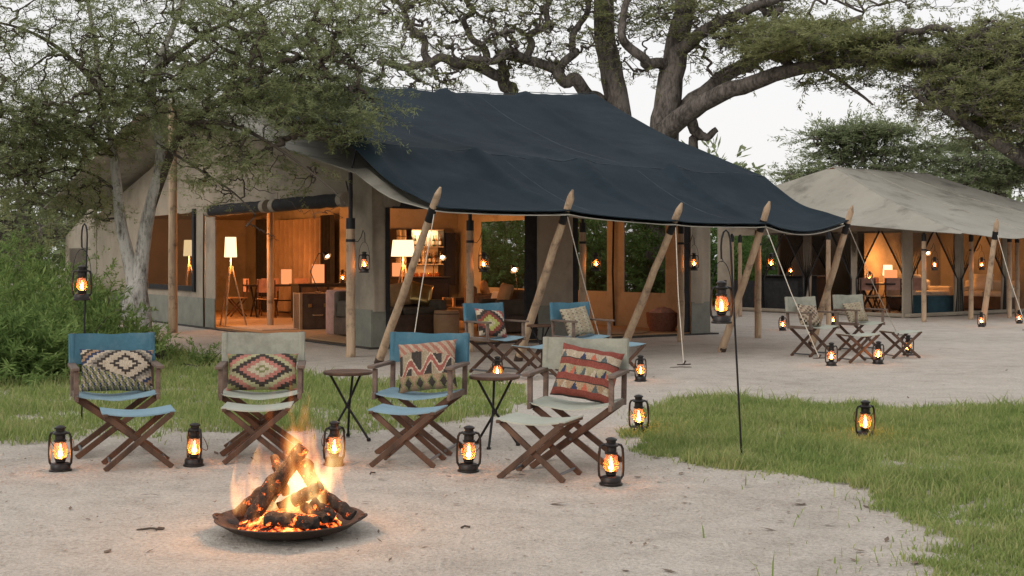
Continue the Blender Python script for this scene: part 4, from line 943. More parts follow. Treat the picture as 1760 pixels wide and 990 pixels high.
cush('sofa_cushion', 'ochre cushion leaning beside the gold one on the dark sofa', lo(.3, .15, .74), (R(-15), R(-8), R(30)), .5, .46, .2, M['orange_fabric'])
cush('sofa_cushion', 'shiny gold cushion at the end of the dark sofa', lo(.68, .05, .74), (R(-18), R(14), R(20)), .5, .46, .2, M['brass'])
cush('sofa_cushion', 'pink cushion against the near arm of the dark sofa', lo(-.78, -.05, .72), (R(-20), R(0), R(80)), .46, .42, .18, M['pink_fabric'])
def drum(label, loc, r, h, m_, cat='pouf'):
    o = thing('leather_pouf', label, cat, loc); MB().lathe([(0, .015), (r*.97, .015), (r, .04), (r*1.02, h*.5), (r, h-.05), (r*.95, h), (0, h+.01)], 32, cap=False).build('body', m_, o, True)
    MB().lathe([(r*1.0, h-.07), (r*1.02, h-.06), (r*1.0, h-.05)], 32, cap=False).build('piping', M['leather'], o, True)
    for k in range(3): MB().lathe([(0, 0), (.02, 0), (.02, .02), (0, .02)], 8, (r*.7*math.cos(k*2.1), r*.7*math.sin(k*2.1), 0), False).build('foot', M['black_wood'], o)
    return o
drum('round tan leather pouf at the edge of the lounge matting', on(766, 577)+Vector((0, .28, 0)), .235, .45, M['leather_tan'])
ko = thing('kilim_ottoman', 'square ottoman covered in dark red kilim in the lounge', 'ottoman', on(897, 571)+Vector((0, .3, 0)), R(30))
n = 30; V = []; Qs = []; cols = []
def face(o_, ux, uz, top=False):
    for i in range(n):
        for j in range(n//2):
            p0 = o_+ux*(i/n)+uz*(j/(n//2)); b0 = len(V); V.extend([p0, p0+ux/n, p0+ux/n+uz/(n//2), p0+uz/(n//2)]); Qs.append((b0, b0+1, b0+2, b0+3))
            u, v = i/n*2-1, j/(n//2)*2-1; d = abs(step((u*2) % 1-.5, 6))+abs(step(v*.6, 5)); cols.append(((.50, .36, .22) if top else (RD, BK, (.38, .24, .16), (.07, .04, .035), RU)[int(d*6) % 5]))
wd, hh = .78, .43; e = .002
X, Y, Z = Vector((wd, 0, 0)), Vector((0, wd, 0)), Vector((0, 0, hh)); O = Vector((-wd/2, -wd/2, .0))
face(O, X, Z); face(O+X, Y, Z); face(O+X+Y, -X, Z); face(O+Y, -Y, Z); face(O+Z, X, Y, True)
npmesh('kilim_cover', np.array([tuple(p) for p in V]), np.array(Qs), M['kilim'], ko, np.array(cols))
MB().box((0, 0, hh+.015), (wd-.04, wd-.04, .05)).build('seat_pad', M['orange_fabric'], ko, False, .02)
ct = thing('coffee_table', 'round dark coffee table with low rim in front of the bar', 'table', T1(3.0, 4.0, FZ))
MB().lathe([(0, .50), (.55, .50), (.57, .51), (.57, .545), (.55, .545), (.54, .53), (0, .53)], 32, cap=False).build('tabletop', M['black_wood'], ct, True)
for k in range(3): a = k*2.094; MB().tube([(.36*math.cos(a), .36*math.sin(a), .5), (-.34*math.cos(a), -.34*math.sin(a), 0)], .018, 6).build('leg', M['black_wood'], ct, True)
MB_ = MB(); MB_.lathe([(0, 0), (.08, 0), (.1, .03), (.19, .10), (.18, .10), (.09, .035), (0, .02)], 24, cap=False); o = MB_.build('wooden_bowl', M['leather_tan'], None, True); o.location = ct.location+Vector((.15, .1, .545)); tag(o, 'shallow wooden bowl on the round coffee table', 'bowl')
trunk('low dark trunk against the net window of the lounge', T1(6.2, 7.2, FZ), R(34), .9, .5, .5, M['black_wood'])
ar = thing('daybed', 'tan upholstered daybed with slanted back beside the canvas pier', 'daybed', T1(4.4, 3.6, FZ), R(34)); MB().box((0, 0, .3), (1.3, .7, .26)).build('mattress', M['orange_fabric'], ar, False, .05); MB().box((.45, .1, .56), (.08, .5, .36), Matrix.Rotation(R(20), 3, 'Y')).build('backrest', M['linen'], ar, False, .03)
for sx_ in (-1, 1):
    for sy in (-1, 1): MB().box((sx_*.55, sy*.27, .09), (.06, .06, .18)).build('leg', M['black_wood'], ar)
desk_lamp('small reading lamp glowing above the low dark trunk', T1(6.0, 8.3, FZ), [(0, 0, .02), (0, 0, 1.2), (.1, -.1, 1.45), (.2, -.15, 1.5)], (.3, -.7, -.6), 14)
desk_lamp('small reading lamp glowing beside the daybed, behind the canvas pier', T1(5.2, 3.6, FZ), [(0, 0, .02), (.05, 0, .8), (.0, -.05, 1.2), (-.05, -.1, 1.25)], (.35, -.6, -.65), 14)
for t_, w_, rz_, m__, lab in ((3.9, 2.0, -60, 'sofa', 'dark armchair at the right of the round coffee table'), (2.6, 5.6, 120, 'leather', 'brown leather armchair behind the round coffee table'), (5.6, 5.4, 100, 'leather', 'brown leather armchair by the net window of the lounge')):
    ac = sofa(lab, T1(t_, w_, FZ), R(rz_), .85, .8, M[m__]); ac['category'] = 'armchair'; ac.name = 'armchair'
    cush('sofa_cushion', 'plump cushion on the '+lab, ac.location+Vector((0, .05, .74)), (R(-15), R(5), R(rz_)), .42, .4, .17, M['orange_fabric' if t_ > 2 else 'pink_fabric'])
for w_, lab in ((13.6, 'dark hanging in the far corner behind the dining table'), (9.6, 'dark hanging beside the tan curtain')):
    dk = MB(); dk.sheet(lambda u, v: T1(3.8+.05*math.sin(u*26), w_+.35-.7*u, .1+2.4*v), 30, 4, .01); tag(dk.build('hanging', M['blind'], None, True), lab, 'hanging')
# bar shelf on the partition
BS = T1(5.95, 9.0, FZ); bs = thing('bar_shelf', 'tall bar cabinet with pigeonhole rack and lit bottle shelves', 'shelf', BS, math.atan2(TU.y, TU.x))
wB, zt = 1.35, 2.12
MB().box((0, .12, 1.1), (wB, .02, 2.04)).build('back_panel', M['linen'], bs)
for x in (-wB/2, -wB/2+.42, wB/2): MB().box((x, -.02, 1.08), (.03, .27, 2.1)).build('upright', M['black_wood'], bs)
for z in (.95, 1.27, 1.7, 2.12): MB().box((.21, -.02, z), (wB-.46, .27, .025)).build('shelf_board', M['black_wood'] if z < 1 else M['linen'], bs)
for k in range(8): MB().box((-wB/2+.21, -.02, .95+k*.167), (.40, .26, .014)).build('pigeonhole_board', M['black_wood'], bs)
for k in (1, 2): MB().box((-wB/2+.42*k/3, -.025, 1.53), (.012, .25, 1.16)).build('pigeonhole_divider', M['linen'], bs)
MB().box((.0, .0, .48), (wB+.3, .3, .92)).build('cupboard', M['black_wood'], bs, False, .006); MB().box((wB/2+.22, .02, 1.4), (.3, .22, 1.3)).build('side_cabinet', M['black_wood'], bs, False, .006)
d = bpy.data.lights.new('shelf_light', 'AREA'); d.shape = 'RECTANGLE'; d.size = .8; d.size_y = .06; d.energy = 7; d.color = (1, .72, .42); ao = bpy.data.objects.new('shelf_light', d); C.objects.link(ao); ao.parent = bs; ao.location = (.21, -.11, 2.09); ao.rotation_euler = (R(35), 0, 0)
BG = [mat('bottle_'+n_, c_, None, .15, 8, spec=.6) for n_, c_ in (('green', (.02, .05, .02)), ('brown', (.07, .03, .012)), ('clear', (.5, .48, .42)), ('amber', (.30, .13, .03)), ('cream', (.55, .48, .36)))]
M['paper'] = mat('paper_label', (.65, .6, .5), None, .9)
protos = []
for k, m_ in enumerate(BG):
    o = thing('bottle', 'b', 'bottle'); s_ = 1+.12*((k*7) % 3-1)
    MB().lathe([(0, 0), (.036, 0), (.038, .006), (.038, .17*s_), (.030, .20*s_), (.013, .23*s_), (.013, .29*s_), (.016, .292*s_), (.016, .31*s_), (0, .31*s_)], 14, cap=False).build('glass_body', m_, o, True)
    MB().lathe([(.0388, .05), (.0388, .13)], 14, cap=False).build('paper_label', M['paper'], o, True); protos.append((o, []))
cn = ('dark green', 'brown', 'clear', 'amber', 'cream')
for row, (zz, sl) in enumerate(((1.2825, 'the middle bar shelf'), (1.7125, 'the top bar shelf'))):
    for k in range(9):
        i = (k*3+row*2) % 5; o, us = protos[i]; p = bs.matrix_basis @ Vector((-.16+k*.098, -.05+.03*((k*5) % 3-1), zz))
        loc = BS+Matrix.Rotation(math.atan2(TU.y, TU.x), 3, 'Z') @ Vector((-.17+k*.099, -.05+.03*((k*5) % 3-1), zz))
        put(o, us, loc, k, f'{cn[i]} bottle standing on {sl}', f'{cn[i]} bottles on {sl}')
gw = thing('drinking_glass', 'clear drinking glass on the bar counter', 'glass'); MB().lathe([(0, 0), (.03, 0), (.035, .1), (.033, .1), (.028, .006), (0, .006)], 12, cap=False).build('tumbler', M['glass'], gw, True); GU = []
for k in range(8):
    loc = BS+Matrix.Rotation(math.atan2(TU.y, TU.x), 3, 'Z') @ Vector((-.12+k*.1, -.07+.04*(k % 2), .9635)); put(gw, GU, loc, 0, 'clear drinking glass in the row under the bottles', 'drinking glasses on the bar')
put(lan_g, LG, T1(4.2, 8.0, FZ+.0)+Vector((0, 0, .0)), 0, 'lantern on the floor', 'hurricane lanterns')
LGlast = [o for o in C.objects if o.name.startswith('hurricane_lantern') and o.get('label') == 'lantern on the floor'][0]
sdt = thing('side_table', 'small dark side table behind the sofa holding a lantern', 'table', T1(3.7, 7.2, FZ)); MB().box((0, 0, .98), (.5, .4, .03)).build('tabletop', M['black_wood'], sdt)
for sx_ in (-1, 1):
    for sy in (-1, 1): MB().box((sx_*.21, sy*.16, .4825), (.03, .03, .965)).build('leg', M['black_wood'], sdt)
LGlast.location = sdt.location+Vector((0, 0, .9955)); LGlast['label'] = 'lantern on the small side table behind the sofa'
paper('glowing paper box lamp on the bar counter end', T1(5.1, 8.6, FZ)+Vector((0, 0, .98)), .2, .32)
bc = thing('bar_counter', 'black bar counter in front of the bottle shelves', 'bar counter', T1(5.6, 8.3, FZ), math.atan2(TU.y, TU.x)); MB().box((0, 0, .48), (1.4, .4, .94)).build('case', M['black_wood'], bc, False, .01); MB().box((0, 0, .965), (1.5, .5, .03)).build('counter_top', M['black_wood'], bc, False, .005)
[x for x in C.objects if x.get('label') == 'glowing paper box lamp on the bar counter end'][0].location = T1(5.02, 8.3, FZ+.98)
bk = thing('woven_basket', 'reddish woven basket of blankets in the lounge corner', 'basket', T1(6.75, .75, FZ)); MB().lathe([(0, 0), (.24, 0), (.30, .15), (.32, .36), (.30, .36), (.27, .12), (0, .04)], 28, cap=False).build('basket_body', M['brick_basket'], bk, True)
bl = MB()
bl.sheet(lambda u, v: (.27*(2*u-1)*math.cos(2*v-1), .22*(2*v-1)*math.cos((2*u-1)*.9), .30+.16*math.cos((2*u-1)*1.2)*math.cos((2*v-1)*1.2)+.05*nz(u*6, v*6)), 18, 18, .03); bl.build('blanket', M['pink_fabric'], bk, True)
MB_ = MB(); MB_.lathe([(0, 0), (1.3, 0), (1.32, .008), (1.3, .014), (0, .014)], 48, cap=False); o = MB_.build('round_mat', M['matting'], None, True); o.location = T1(5.3, 1.5, .05); tag(o, 'round sisal mat at the right end of the lounge floor', 'mat')

# ------------------------------------------------------------------ interior of the smaller tent
Z2 = .031; cn2 = thing('bar_counter', 'dark counter with a lantern on it inside the smaller tent', 'bar counter', T2(1.1, 4.4, Z2), math.atan2(EV.y, EV.x)); MB().box((0, 0, .46), (2.0, .6, .92)).build('case', M['blind'], cn2, False, .01); MB().box((0, 0, .945), (2.1, .7, .04)).build('counter_top', M['black_wood'], cn2)
put(lan_g, LG, cn2.location+Vector((-.1, 0, .966)), 0, 'lantern on the dark counter in the smaller tent', 'hurricane lanterns')
t2 = dining('dark dining table inside the smaller tent', T2(1.7, 1.8, Z2), R(20), 1.6, .8, .78)
paper('glowing paper box lamp on the table of the smaller tent', t2.location+Vector((.1, 0, .78)), .24, .34)
put(lan_g, LG, t2.location+Vector((-.45, .05, .78)), 0, 'lantern on the dining table of the smaller tent', 'hurricane lanterns')
for dx, dy, rz, lab in ((-.6, -.65, 10, 'dining chair at the left front of the table in the smaller tent'), (.05, -.6, 0, 'dining chair at the middle front of the table in the smaller tent'), (.65, -.5, -20, 'dining chair at the right end of the table in the smaller tent'), (-.3, .75, 185, 'dining chair behind the table in the smaller tent')):
    put(dch, DU, t2.location+Vector((dx, dy, 0)), R(rz), lab, 'dining chairs in the smaller tent')
s2 = sofa('cream sofa in the lit right half of the smaller tent', T2(4.4, 2.6, Z2), R(38), 1.9, .9, M['linen'])
s3 = sofa('cream sofa set sideways by the post of the smaller tent', T2(5.6, 1.2, Z2), R(-40), 1.5, .85, M['linen'])
cush('sofa_cushion', 'upright cream cushion on the sofa set sideways', s3.location+Vector((-.1, .1, .76)), (R(-15), 0, R(-30)), .55, .5, .2, M['linen']); cush('sofa_cushion', 'upright cream cushion on the sofa in the lit half', s2.location+Vector((-.1, .12, .76)), (R(-15), R(6), R(30)), .55, .5, .2, M['linen'])
ob = thing('petrol_ottoman', 'petrol blue box ottoman at the opening of the smaller tent', 'ottoman', T2(1.9, .55, Z2), R(30)); MB().box((0, 0, .22), (1.0, .6, .40)).build('body', M['navy_fabric'], ob, False, .02); MB().box((0, 0, .44), (.98, .58, .08)).build('seat_pad', M['navy_fabric'], ob, False, .03)
desk_lamp('reading lamp glowing above the cream sofas', T2(5.2, 3.2, Z2), [(0, 0, .02), (0, 0, 1.3), (.1, -.1, 1.6), (.2, -.15, 1.65)], (.3, -.7, -.6), 26)
tripod_lamp('lamp with white shade between the sofas of the smaller tent', T2(3.6, 3.1, Z2), 1.25, .14, .3, .22, 26)

# ------------------------------------------------------------------ trees
def unit(a): return a/np.maximum(np.linalg.norm(a, axis=-1, keepdims=True), 1e-9)
def sprays(pts, dirs, n_leaf, length, lw, ll, g, droop=.15, flat=.5, fan=1.0):
    """a twig at every point, leaflets along both sides; returns verts, quads"""
    m = len(pts); d = unit(dirs); up = np.array([0, 0, 1.])
    s = np.cross(d, up)+g.normal(0, .25, (m, 3)); s = unit(s); nrm = unit(np.cross(s, d))
    t = g.random((m, n_leaf)); L = length*g.uniform(.6, 1.3, (m, 1))
    sd = np.where(g.random((m, n_leaf)) < .5, -1, 1)
    base = pts[:, None]+d[:, None]*(t*L)[..., None]-up*(droop*(t*L)**2)[..., None]+s[:, None]*(g.normal(0, .035, (m, n_leaf))*L)[..., None]*fan+nrm[:, None]*(g.normal(0, .03, (m, n_leaf))*L)[..., None]
    ld = unit(d[:, None]*g.uniform(.3, 1.1, (m, n_leaf, 1))+s[:, None]*(sd*g.uniform(.4, 1, (m, n_leaf)))[..., None]+g.normal(0, .45, (m, n_leaf, 3))*[1, 1, flat])
    lnrm = unit(np.cross(ld, up)+g.normal(0, .35, (m, n_leaf, 3)))
    ll_ = ll*g.uniform(.55, 1.35, (m, n_leaf, 1)); lw_ = lw*g.uniform(.7, 1.3, (m, n_leaf, 1))
    a = base; b = base+ld*ll_*.5+lnrm*lw_*.5; c = base+ld*ll_; e = base+ld*ll_*.5-lnrm*lw_*.5
    V = np.stack([a, b, c, e], 2).reshape(-1, 3); Q = np.arange(len(V)).reshape(-1, 4); return V, Q
class Tree:
    def __init__(s, seed): s.g = np.random.default_rng(seed); s.pos = []; s.par = []; s.rad = []; s.limbs = []; s.chains = []
    def limb(s, pts, r0, r1, sub=4, jit=.0, k=10):
        """explicit limb through world points"""
        P_ = [Vector(p) for p in pts]; out = []
        if jit > .04:
            Q_ = [P_[0]]
            for a, b in zip(P_[:-1], P_[1:]): Q_ += [a.lerp(b, .5)+Vector(s.g.normal(0, jit*2.0, 3)), b]
            P_ = Q_; jit = 0; sub = 4
        for i in range(len(P_)-1):
            p0 = P_[max(i-1, 0)]; p1 = P_[i]; p2 = P_[i+1]; p3 = P_[min(i+2, len(P_)-1)]
            for j in range(sub):
                t = j/sub; out.append(.5*((2*p1)+(p2-p0)*t+(2*p0-5*p1+4*p2-p3)*t*t+(3*p1-p0-3*p2+p3)*t**3))
        out.append(P_[-1]); n = len(out); rr = [r0+(r1-r0)*(i/(n-1))**.8 for i in range(n)]
        if jit: out = [p+Vector(s.g.normal(0, jit, 3))*(1 if 0 < i < n-1 else 0) for i, p in enumerate(out)]
        s.limbs.append((out, rr, k)); prev = -1
        for p, r in zip(out, rr): s.pos.append(np.array(p)); s.par.append(prev); s.rad.append(r); prev = len(s.pos)-1
    def grow(s, pts, jit=.12, segs=4, tip=.006, sag=.0, pw=.45):
        pts = np.array(pts); base = np.array(s.pos); nb = len(base)
        dmin = np.array([np.min(np.linalg.norm(base-p, axis=1)) for p in pts]); order = np.argsort(dmin)
        cap = nb+len(pts)*segs; pos = np.zeros((cap, 3)); pos[:nb] = base; par = s.par+[-1]*(len(pts)*segs); cnt = nb; ends = np.zeros(len(pts), int); dirs = np.zeros_like(pts); ch = []
        for o in order:
            p = pts[o]; d = np.linalg.norm(pos[:cnt]-p, axis=1); q = int(np.argmin(d)); a = pos[q]; L = d[q]; prev = q; c = [q]
            for k in range(1, segs+1):
                f = k/segs; x = a+(p-a)*f
                if k < segs: x = x+s.g.normal(0, jit*L, 3)*np.array([1, 1, .8])
                pos[cnt] = x; par[cnt] = prev; prev = cnt; c.append(cnt); cnt += 1
            ends[o] = prev; ch.append(c); dirs[o] = p-pos[par[prev]]
        w = np.zeros(cnt); w[ends] = 1
        for i in range(cnt-1, nb-1, -1):
            if par[i] >= 0: w[par[i]] += w[i]
        rad = np.concatenate([np.array(s.rad), np.zeros(cnt-nb)])
        rad[nb:cnt] = tip*np.maximum(w[nb:cnt], 1)**pw
        for c in ch:
            rr = [rad[i] for i in c]; rr[0] = min(rr[0], rr[1]*1.15); s.chains.append((pos[c], rr))
        return dirs
    def wood(s, name, mat_, tmat, parent, k=4):
        for out, rr, kk in s.limbs[1:]: MB().tube(out, rr, kk).build('limb', mat_ if rr[0] > .09 else tmat, parent, 'all')
        mb = MB(); out, rr, kk = s.limbs[0]
        vs = []; mb.tube(out, rr, kk+4); mb.build('trunk', mat_, parent, 'all')
        mb = MB()
        for c, rr in s.chains:
            if max(rr) > .016:
                n = len(c); C2 = []; R2 = []
                for i in range(n-1):
                    p0, p1, p2, p3 = c[max(i-1, 0)], c[i], c[i+1], c[min(i+2, n-1)]
                    for t in (0, .33, .67): C2.append(.5*((2*p1)+(p2-p0)*t+(2*p0-5*p1+4*p2-p3)*t*t+(3*p1-p0-3*p2+p3)*t**3)); R2.append(rr[i]+(rr[i+1]-rr[i])*t)
                C2.append(c[-1]); R2.append(rr[-1]); c, rr = C2, R2
            mb.tube(c, rr, 3 if max(rr) < .02 else 5 if max(rr) < .06 else 7, False)
        if mb.v: o = mb.build('branch', tmat, parent, 'all'); o['kind'] = 'stuff'
def blob(g, x, y, D, rx, ry, rd, n, shell=.35):
    """points in a lumpy ellipsoid given by photo position, depth and pixel radii"""
    p = unit(g.normal(0, 1, (n, 3)))*(g.random((n, 1))**shell); c = np.array(P(x, y, D)); s = D/F
    return c+p*np.array([rx*s, rd, ry*s])
def crown(o, V, Q, m):
    f = npmesh('crown', V, Q, m, o); f['kind'] = 'stuff'

# near thorn acacia on the left
nt_ = thing('acacia_tree', 'thorny acacia with pale forked trunk in front of the tent gable', 'tree'); A = Tree(11); D0 = 20.5
pp = lambda x, y, D=D0: P(x, y, D)
A.limb([Vector((G(240, 602).x, G(240, 602).y, -.05)), pp(240, 560), pp(238, 505), pp(236, 478)], .21, .155, 4, .012)
A.limb([pp(238, 500), pp(244, 440), pp(252, 385), pp(262, 340), pp(272, 300), pp(275, 250), pp(262, 190), pp(268, 120), pp(300, 40), pp(330, -40)], .135, .035)
A.limb([pp(233, 500), pp(220, 440), pp(207, 380), pp(202, 330), pp(196, 270), pp(188, 220), pp(170, 150), pp(165, 80), pp(150, 0)], .12, .03)
A.limb([pp(258, 360), pp(280, 300), pp(305, 240, 20.2), pp(330, 210, 19.8), pp(380, 170, 19.2), pp(440, 130, 18.8), pp(520, 100, 18.4), pp(600, 110, 18.2)], .085, .015)
A.limb([pp(330, 210, 19.8), pp(400, 215, 19), pp(470, 250, 18.4), pp(540, 300, 18), pp(590, 345, 17.8)], .04, .008)
A.limb([pp(232, 495), pp(222, 520), pp(222, 540), pp(228, 565)], .12, .10, 4, .01)
A.limb([pp(196, 270), pp(150, 230, 20), pp(90, 200, 19.6), pp(20, 190, 19), pp(-60, 200, 18.5)], .05, .012)
A.limb([pp(170, 150), pp(110, 90, 20.4), pp(40, 50, 20), pp(-50, 30, 19.5)], .05, .012)
A.limb([pp(268, 120), pp(350, 60, 20), pp(430, 20, 19.5), pp(520, -20, 19)], .05, .012)
A.limb([pp(202, 330), pp(160, 300, 20.3), pp(110, 290, 20), pp(50, 310, 19.6)], .03, .008)
A.limb([pp(275, 250), pp(340, 290, 19.6), pp(400, 330, 18.8), pp(440, 370, 18.4)], .03, .007)
g = A.g
B = [(120, 120, 20, 190, 150, 1.9, 330), (300, 90, 19.6, 190, 140, 2.0, 420), (470, 70, 19, 180, 110, 1.7, 420), (590, 90, 18.3, 95, 100, 1.0, 170), (560, 190, 18.2, 110, 60, .9, 200), (450, 165, 18.8, 130, 55, 1.2, 190),
     (300, 190, 20, 150, 70, 1.4, 240), (120, 215, 19.8, 120, 60, 1.4, 230), (70, 300, 19.8, 100, 60, 1.2, 170), (390, 255, 18.9, 110, 40, .9, 80), (470, 300, 18.4, 90, 40, .7, 60), (20, 230, 19, 90, 110, 1.3, 190), (-90, 120, 19, 160, 180, 1.8, 220), (260, -80, 20, 330, 90, 2.2, 300), (150, 350, 20.6, 50, 40, .7, 50), (350, 320, 19, 60, 40, .6, 50)]
pts = np.concatenate([blob(g, *b[:6], int(b[6]*1.3)) for b in B])
ok = g.random(len(pts)) < .8+1.5*np.array([nz(p[0]*1.1, p[1]*1.1, p[2]*1.9) for p in pts])
pts = pts[ok]
dirs = A.grow(pts, .13, 4, .005)
dirs = unit(dirs)*[1, 1, .35]+g.normal(0, .35, dirs.shape)*[1, 1, .35]
hp = A.grow(np.array([pp(500+20*i+g.normal(0, 10), 352+9*i+g.normal(0, 5), 17.8) for i in range(4)]+[pp(430+i*7, 385+i*4, 18.2) for i in range(8)]), .2, 5, .004)
V, Q = sprays(pts, dirs, 64, .55, .016, .075, g, .15, .6)
A.wood('w', M['bark_pale'], M['twig'], nt_); crown(nt_, V, Q, M['leaf_near'])

# old umbrella acacia behind the big tent
bt = thing('umbrella_acacia', 'massive old umbrella acacia with twisting limbs behind the big tent', 'tree'); A = Tree(5); g = A.g; D0 = 41
A.limb([Vector((P(1140, 400, D0).x, D0, -.1)), pp(1138, 330, D0), pp(1140, 240, D0), pp(1150, 170, D0), pp(1162, 90, D0), pp(1175, 20, D0), pp(1185, -70, D0)], .64, .28, 4, .03, 14)
A.limb([pp(1138, 230, 40.6), pp(1180, 195, 40), pp(1240, 160, 39), pp(1310, 135, 38), pp(1400, 112, 37), pp(1480, 105, 36.5), pp(1560, 85, 36)], .37, .12, 4, .03, 12)
A.limb([pp(1150, 215, 41), pp(1210, 160, 41), pp(1270, 118, 41.5), pp(1330, 90, 42), pp(1400, 60, 42.5), pp(1480, 30, 43)], .34, .1, 4, .03, 10)
A.limb([pp(1070, 330, 42), pp(1062, 200, 42), pp(1050, 120, 42), pp(1040, 60, 42), pp(1036, -60, 42)], .46, .32, 4, .03, 12)
A.limb([pp(1045, 190, 42), pp(1010, 165, 41.5), pp(985, 135, 41), pp(960, 128, 41), pp(925, 108, 41), pp(890, 95, 40.5), pp(850, 105, 40), pp(800, 100, 40)], .26, .1, 5, .07)
A.limb([pp(885, 250, 42), pp(880, 155, 42), pp(862, 128, 41.6), pp(830, 118, 41), pp(790, 112, 40.6), pp(740, 108, 40), pp(690, 116, 39.6), pp(650, 108, 39)], .26, .09, 5, .08)
A.limb([pp(1150, 120, 41), pp(1110, 110, 40.5), pp(1080, 80, 40), pp(1070, 40, 40), pp(1090, -20, 40)], .2, .1, 5, .06)
A.limb([pp(870, 132, 41.6), pp(900, 100, 41), pp(910, 60, 41), pp(940, 30, 41), pp(960, -20, 41)], .16, .08, 5, .08)
A.limb([pp(960, 125, 41), pp(990, 90, 41), pp(985, 60, 41), pp(1010, 20, 41), pp(990, -30, 41)], .16, .07, 5, .08)
A.limb([pp(830, 118, 41), pp(830, 80, 41), pp(805, 55, 41), pp(815, 20, 41), pp(790, -30, 41)], .14, .07, 5, .09)
A.limb([pp(740, 108, 40), pp(730, 70, 40), pp(700, 45, 40), pp(690, 10, 40), pp(660, -40, 40)], .13, .06, 5, .09)
A.limb([pp(1180, 195, 40), pp(1200, 230, 40.4), pp(1215, 235, 40.4), pp(1232, 222, 40.4)], .22, .09, 4, .02)
A.limb([pp(1195, 300, 41), pp(1192, 240, 40.6), pp(1205, 235, 40.5)], .2, .12, 4, .02)
A.limb([pp(1162, 90, 41), pp(1200, 60, 40), pp(1260, 30, 39), pp(1330, 0, 38), pp(1400, -30, 38)], .25, .1, 5, .05)
A.limb([pp(1400, 112, 37), pp(1460, 150, 36.5), pp(1500, 180, 36)], .08, .03, 5, .05)
bare = np.concatenate([blob(g, 760, 60, 40, 150, 95, 2, 300), blob(g, 930, 60, 41, 110, 90, 1.6, 260), blob(g, 1090, 60, 41, 90, 100, 1.6, 100), blob(g, 1230, 60, 40, 120, 70, 1.6, 90), blob(g, 720, 150, 39.5, 90, 30, 1, 50), blob(g, 1290, 95, 40, 90, 50, 1.5, 60)])
db = A.grow(bare, .22, 5, .012, pw=.5)
Bc = [(1250, 20, 40, 130, 50, 2.4, 220), (1090, 10, 41, 120, 40, 2.2, 150), (1480, -30, 39, 350, 40, 3.5, 300), (900, -30, 41, 260, 40, 2.5, 170), (740, 0, 40, 130, 30, 1.6, 90), (1300, 60, 39.5, 90, 18, 1.6, 90)]
for k in range(34):              # thin flat shelves of leaf
    x_ = 1330+g.random()*480; Bc.append((x_, lerp(10, 60+.32*(x_-1250), g.random()**.8), 36.2+3*g.random(), g.uniform(60, 130), g.uniform(8, 17), g.uniform(1, 2), int(g.uniform(70, 130))))
pts = np.concatenate([blob(g, *b) for b in Bc])
ok = g.random(len(pts)) < .72+.9*np.array([nz(p[0]*.55, p[1]*.5, p[2]*1.5) for p in pts]); pts = pts[ok]
dirs = A.grow(pts, .16, 4, .009, pw=.45)
dirs = unit(dirs)*[1, 1, .25]+g.normal(0, .35, dirs.shape)*[1, 1, .2]
V, Q = sprays(pts, dirs, 54, .85, .036, .16, g, .05, .4)
sel = g.random(len(bare)) < .95; V2, Q2 = sprays(bare[sel], unit(db[sel])*[1, 1, .4]+g.normal(0, .3, (sel.sum(), 3)), 26, .7, .034, .15, g, .05, .4)
A.wood('w', M['bark'], M['bark'], bt); crown(bt, np.concatenate([V, V2]), np.concatenate([Q, Q2+len(V)]), M['leaf_back'])

# acacia reaching in from the right
rt_ = thing('umbrella_acacia', 'umbrella acacia whose bare bough slopes in over the smaller tent', 'tree'); A = Tree(21); g = A.g
A.limb([Vector((P(1990, 500, 37).x, 37, -.1)), pp(1985, 420, 37), pp(1960, 340, 37), pp(1900, 310, 36.5)], .5, .36, 4, .02, 12)
A.limb([pp(1900, 310, 36.5), pp(1820, 290, 36), pp(1740, 262, 35.6), pp(1680, 225, 35.2), pp(1620, 185, 35), pp(1570, 160, 34.8)], .3, .06, 5, .05)
A.limb([pp(1960, 340, 37), pp(1900, 230, 37), pp(1820, 150, 36.5), pp(1730, 100, 36)], .3, .08, 5, .05)
pts = np.concatenate([blob(g, *b) for b in ((1720, 110, 36, 130, 90, 2, 420), (1640, 165, 35, 110, 45, 1.6, 280), (1740, 200, 35.4, 90, 55, 1.6, 260), (1850, 120, 36, 160, 120, 2.5, 250))])
dirs = A.grow(pts, .16, 4, .009); dirs = unit(dirs)*[1, 1, .3]+g.normal(0, .35, dirs.shape)*[1, 1, .3]
V, Q = sprays(pts, dirs, 40, .8, .032, .15, g, .05, .4); A.wood('w', M['bark'], M['bark'], rt_); crown(rt_, V, Q, M['leaf_back'])

